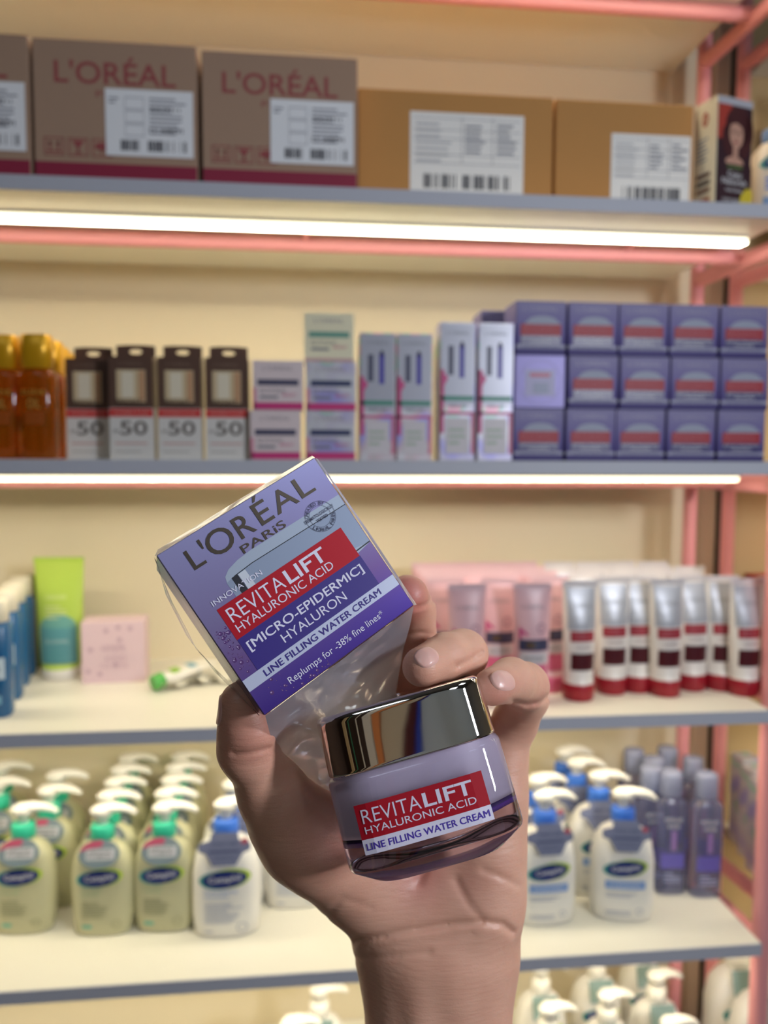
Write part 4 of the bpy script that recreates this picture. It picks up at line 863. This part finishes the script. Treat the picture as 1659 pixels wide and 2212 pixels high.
# thumb: thenar, metacarpal, phalanges
palm.cone(J(860, 1990, .360), J(770, 1890, .356), .0185, .0195, .014)
palm.cone(J(770, 1890, .356), J(662, 1815, .336), .0185, .0145, .012)
palm.cone(J(800, 1860, .362), J(720, 1760, .358), .0150, .0110, .014)         # web towards the index finger
palm.cone(J(720, 1760, .358), MCP['index'], .0100, .0110, .012)
palm.cone(J(655, 1805, .333), J(588, 1712, .316), .0138, .0122, .018)
palm.cone(J(690, 1838, .343), J(618, 1765, .326), .0146, .0126, .016)
palm.cone(J(588, 1712, .316), J(534, 1618, .304), .0122, .0106, .008)
palm.cone(J(534, 1618, .304), J(531, 1570, .300), .0106, .0094, .006)
palm.cone(J(529, 1570, .300), J(520, 1516, .297), .0092, .0079, .006)
palm.cone(J(546, 1582, .297), J(534, 1545, .296), .0068, .0060, .006)          # thumb pad
def finger(pts, k0=.014):
    f = Field()
    for (a, ra), (b, rb) in zip(pts[:-1], pts[1:]): f.cone(a, b, ra, rb, .0028)
    return f
fi = {
 'index': [(MCP['index'], .0118), (J(752, 1455, .385), .0098), (J(772, 1385, .375), .0088), (J(800, 1345, .368), .0075)],
 'middle': [(MCP['middle'], .0120), (J(900, 1480, .372), .0112), (J(898, 1395, .360), .0104), (J(893, 1320, .344), .0096), (J(880, 1288, .330), .0092)],
 'ring': [(MCP['ring'], .0116), (J(998, 1480, .364), .0108), (J(992, 1432, .343), .0104), (J(1000, 1413, .330), .0103), (J(962, 1418, .318), .0094), (J(912, 1440, .305), .0080)],
 'pinky': [(MCP['pinky'], .0110), (J(1112, 1560, .366), .0106), (J(1136, 1505, .355), .0103), (J(1134, 1482, .340), .0102), (J(1104, 1470, .322), .0092), (J(1062, 1484, .306), .0074)]}
total = palm
for nm, pts in fi.items():
    f = finger(pts); base = pts[0][0]
    G = np.meshgrid(*[axs[i].astype(np.float32) for i in range(3)], indexing='ij', sparse=True)
    dd = (G[0]-base[0])**2+(G[1]-base[1])**2+(G[2]-base[2])**2
    k = (.0016+.012*np.exp(-dd/(.020**2))).astype(np.float32)
    total.f = smin(total.f, f.f, k)
    del f, dd, k
# creases pressed into the surface: photo polylines, depth, width in photo px
def crease(pts, amp, wpx, zmax=.40, zmin=0.):
    P = np.array(pts, float); zs = .35
    mn = np.array(pz(P[:, 0].min()-30, P[:, 1].max()+30, .32)); mx = np.array(pz(P[:, 0].max()+30, P[:, 1].min()-30, .32))
    mn[0] = min(mn[0], (P[:, 0].min()-30-CX)/F*.27, (P[:, 0].min()-30-CX)/F*.40); mx[0] = max((P[:, 0].max()+30-CX)/F*.40, (P[:, 0].max()+30-CX)/F*.27)
    mn[1] = (CY-P[:, 1].max()-30)/F*.40; mx[1] = (CY-P[:, 1].min()+30)/F*.27; mn[2] = lo[2]; mx[2] = min(zmax, hi[2])
    sl, G = total.sub(mn, mx, 0)
    if total.f[sl].size == 0: return
    gx = CX+F*G[0]/G[2]; gy = CY-F*G[1]/G[2]; d2 = None
    for a, b in zip(P[:-1], P[1:]):
        ba = b-a; t = np.clip(((gx-a[0])*ba[0]+(gy-a[1])*ba[1])/(ba@ba), 0, 1); q = (gx-a[0]-ba[0]*t)**2+(gy-a[1]-ba[1]*t)**2
        d2 = q if d2 is None else np.minimum(d2, q)
    total.f[sl] += (amp*np.exp(-d2/(wpx*wpx))*(G[2] > zmin)).astype(np.float32)
crease([(770, 2030), (830, 2022), (881, 2010), (960, 1998), (1047, 1991), (1085, 1996), (1105, 2012)], .0017, 8)
crease([(773, 2068), (850, 2064), (926, 2054)], .0009, 8)
crease([(800, 2050), (880, 2040), (960, 2028), (1020, 2016)], .0005, 8)
crease([(900, 1312), (918, 1307), (932, 1296)], .0012, 5)
crease([(1108, 1514), (1140, 1522), (1165, 1518), (1182, 1506)], .0015, 6)
crease([(985, 1440), (1010, 1428), (1040, 1408)], .0014, 6)
crease([(505, 1628), (540, 1626), (582, 1616)], .0010, 6)
crease([(880, 1372), (905, 1366), (935, 1372)], .0008, 5)
crease([(905, 1905), (920, 1870), (915, 1835)], .0010, 10)
crease([(985, 1900), (1010, 1950), (1040, 1985)], .0007, 9)
crease([(1045, 1880), (1085, 1895), (1118, 1912)], .0008, 7)
crease([(700, 1985), (740, 1940), (800, 1960)], .0004, 8)
# surface nets
def nets(f):
    s = f < 0; n = np.array(f.shape)-1
    cnt = np.zeros(n, np.int8)
    for a in (0, 1):
        for b in (0, 1):
            for c in (0, 1): cnt += s[a:a+n[0], b:b+n[1], c:c+n[2]]
    act = (cnt > 0) & (cnt < 8); ids = np.full(n, -1, np.int32); C = np.argwhere(act); ids[act] = np.arange(len(C))
    acc = np.zeros((len(C), 3)); w = np.zeros(len(C)); cor = [(a, b, c) for a in (0, 1) for b in (0, 1) for c in (0, 1)]
    val = {c: f[C[:, 0]+c[0], C[:, 1]+c[1], C[:, 2]+c[2]].astype(float) for c in cor}
    for c in cor:
        for ax in range(3):
            if c[ax]: continue
            d = list(c); d[ax] = 1; d = tuple(d); a, b = val[c], val[d]; m = (a < 0) != (b < 0); t = np.where(m, a/np.where(m, a-b, 1), 0)
            p = np.array(c, float)[None]+t[:, None]*(np.array(d)-np.array(c))[None]; acc[m] += p[m]; w[m] += 1
    V = C+acc/w[:, None]; quads = []
    for ax in range(3):
        o1, o2 = [(1, 2), (2, 0), (0, 1)][ax]
        sl0 = [slice(1, -1)]*3; sl0[ax] = slice(0, -1); sl1 = list(sl0); sl1[ax] = slice(1, None)
        a, b = s[tuple(sl0)], s[tuple(sl1)]; idx = np.argwhere(a != b); off = np.ones(3, int); off[ax] = 0; g = idx+off; fl = a[tuple(idx.T)]
        def I(d1, d2):
            q = g.copy(); q[:, o1] -= d1; q[:, o2] -= d2; return ids[tuple(q.T)]
        Q = np.stack([I(0, 0), I(1, 0), I(1, 1), I(0, 1)], 1); Q[~fl] = Q[~fl][:, ::-1]; quads.append(Q)
    return V, np.concatenate(quads)
ff = total.f; ff[:, 0, :] = BIG; ff[0] = BIG; ff[-1] = BIG; ff[:, :, 0] = BIG; ff[:, :, -1] = BIG; ff[:, -1, :] = BIG
V, Q = nets(ff); V = lo+V*HV
Bm = np.array([[CR.x, CR.y, CR.z], [CU.x, CU.y, CU.z], [CF.x, CF.y, CF.z]])
VW = V@Bm+np.array([0, 0, H0])
# light Laplacian smoothing to remove the grid
E_ = np.concatenate([Q[:, [0, 1]], Q[:, [1, 2]], Q[:, [2, 3]], Q[:, [3, 0]]])
for it in range(2):
    ac = np.zeros_like(VW); ct = np.zeros(len(VW))
    for c in range(3): ac[:, c] = np.bincount(E_[:, 0], VW[E_[:, 1], c], len(VW))+np.bincount(E_[:, 1], VW[E_[:, 0], c], len(VW))
    ct = np.bincount(E_[:, 0], minlength=len(VW))+np.bincount(E_[:, 1], minlength=len(VW)); VW = VW*.4+.6*ac/ct[:, None]
me = bpy.data.meshes.new('person'); me.vertices.add(len(VW)); me.vertices.foreach_set('co', VW.ravel()); me.loops.add(Q.size); me.loops.foreach_set('vertex_index', Q.ravel().astype(np.int32))
me.polygons.add(len(Q)); me.polygons.foreach_set('loop_start', np.arange(0, Q.size, 4, dtype=np.int32)); me.polygons.foreach_set('loop_total', np.full(len(Q), 4, np.int32)); me.update(calc_edges=True); me.validate()
me.polygons.foreach_set('use_smooth', [True]*len(me.polygons))
# natural flush of the skin: fingertips, pads, heel of the hand
red = np.zeros(len(V))
for p, r, a in [(J(540, 1575, .297), .014, .45), (J(870, 1290, .325), .013, .9), (J(893, 1445, .302), .008, .25), (J(1075, 1490, .303), .010, .45), (J(905, 1880, .35), .014, .6), (J(1010, 1900, .35), .010, .35), (J(700, 1800, .335), .020, .25), (J(1150, 1500, .335), .009, .3), (J(910, 1400, .350), .010, .35)]:
    red = np.maximum(red, a*np.exp(-((V-p)**2).sum(1)/r**2))
at = me.attributes.new('flush', 'FLOAT', 'POINT'); at.data.foreach_set('value', red.astype(np.float32))
def skin_mat():
    m = bpy.data.materials.new('skin'); m.use_nodes = True; nt = m.node_tree; b = nt.nodes['Principled BSDF']; N = nt.nodes.new; L = nt.links.new
    tc = N('ShaderNodeTexCoord'); n = N('ShaderNodeTexNoise'); n.inputs['Scale'].default_value = 60; n.inputs['Detail'].default_value = 3; L(tc.outputs['Object'], n.inputs['Vector'])
    mx = N('ShaderNodeMix'); mx.data_type = 'RGBA'; mx.inputs[6].default_value = lin('c8927c')+(1,); mx.inputs[7].default_value = lin('dcae98')+(1,); L(n.outputs['Fac'], mx.inputs[0])
    at = N('ShaderNodeAttribute'); at.attribute_name = 'flush'; m2 = N('ShaderNodeMix'); m2.data_type = 'RGBA'; m2.inputs[7].default_value = lin('b5605c')+(1,); L(at.outputs['Fac'], m2.inputs[0]); L(mx.outputs[2], m2.inputs[6])
    L(m2.outputs[2], b.inputs['Base Color']); b.inputs['Roughness'].default_value = .46
    b.inputs['Subsurface Weight'].default_value = .35; b.inputs['Subsurface Radius'].default_value = (1, .32, .18); b.inputs['Subsurface Scale'].default_value = .0045
    v = N('ShaderNodeTexVoronoi'); v.feature = 'DISTANCE_TO_EDGE'; v.inputs['Scale'].default_value = 900; L(tc.outputs['Object'], v.inputs['Vector'])
    bp = N('ShaderNodeBump'); bp.inputs['Strength'].default_value = .12; bp.inputs['Distance'].default_value = .0004; L(v.outputs['Distance'], bp.inputs['Height'])
    n2 = N('ShaderNodeTexNoise'); n2.inputs['Scale'].default_value = 330; n2.inputs['Detail'].default_value = 3; mp = N('ShaderNodeMapping'); mp.inputs['Scale'].default_value = (.25, 1, 1.7); L(tc.outputs['Object'], mp.inputs[0]); L(mp.outputs[0], n2.inputs['Vector'])
    b2 = N('ShaderNodeBump'); b2.inputs['Strength'].default_value = .2; b2.inputs['Distance'].default_value = .0012; L(n2.outputs['Fac'], b2.inputs['Height']); L(bp.outputs[0], b2.inputs['Normal']); L(b2.outputs[0], b.inputs['Normal'])
    return m
me.materials.append(skin_mat())
person = link('person', me); tag(person, 'bare left hand and forearm of a person, palm forward, holding the jar and box', 'person')
# nails: patches laid on the finger surface
def sdf_at(p):
    g = (np.array(p)-lo)/HV; i = np.clip(g.astype(int), 0, dims-2); t = g-i; v = 0
    for a in (0, 1):
        for b in (0, 1):
            for c in (0, 1): v += ff[i[0]+a, i[1]+b, i[2]+c]*(t[0] if a else 1-t[0])*(t[1] if b else 1-t[1])*(t[2] if c else 1-t[2])
    return v
NAIL = mat('d8aaa0', .33, Subsurface_Weight=.2, Subsurface_Scale=.002); NAILB = mat('c7a79a', .25)
def nail(cpx, cpy, z, tipdir, L_, W_, normal):
    """centre in photo px and depth just outside the skin; tipdir, normal in camera axes"""
    n = np.array(normal, float); n /= np.linalg.norm(n); t = np.array(tipdir, float); t -= n*(t@n); t /= np.linalg.norm(t); s = np.cross(n, t)
    c = J(cpx, cpy, z); N_ = 14; vs = []; fs = []
    for j in range(N_+1):
        for i in range(N_+1):
            a, b = (i/N_*2-1), (j/N_*2-1)
            aa = a*math.sqrt(max(0, 1-.5*b*b)); bb = b*math.sqrt(max(0, 1-.42*a*a))
            p = c+s*aa*W_/2+t*bb*L_/2+n*.010
            for _ in range(70):
                d = sdf_at(p)
                if d < .0002: break
                p = p-n*max(d*.8, .0001)
            edge_ = max(abs(a), abs(b)); p = p+n*(.00045 if edge_ < .98 else -.0003)
            vs.append(c2w(*p))
    fs = [(j*(N_+1)+i, j*(N_+1)+i+1, (j+1)*(N_+1)+i+1, (j+1)*(N_+1)+i) for j in range(N_) for i in range(N_)]
    o = MB().add(vs, fs, NAIL, True).build('fingernail', person); return o
nail(922, 1423, .302, (-.75, -.60, -.25), .0098, .0088, (-.15, .50, -.85))
nail(1086, 1468, .302, (-.85, -.35, -.25), .0098, .0086, (-.15, .50, -.85))
nail(487, 1532, .297, (-.05, 1, -.05), .0125, .0100, (-1, 0, -.22))
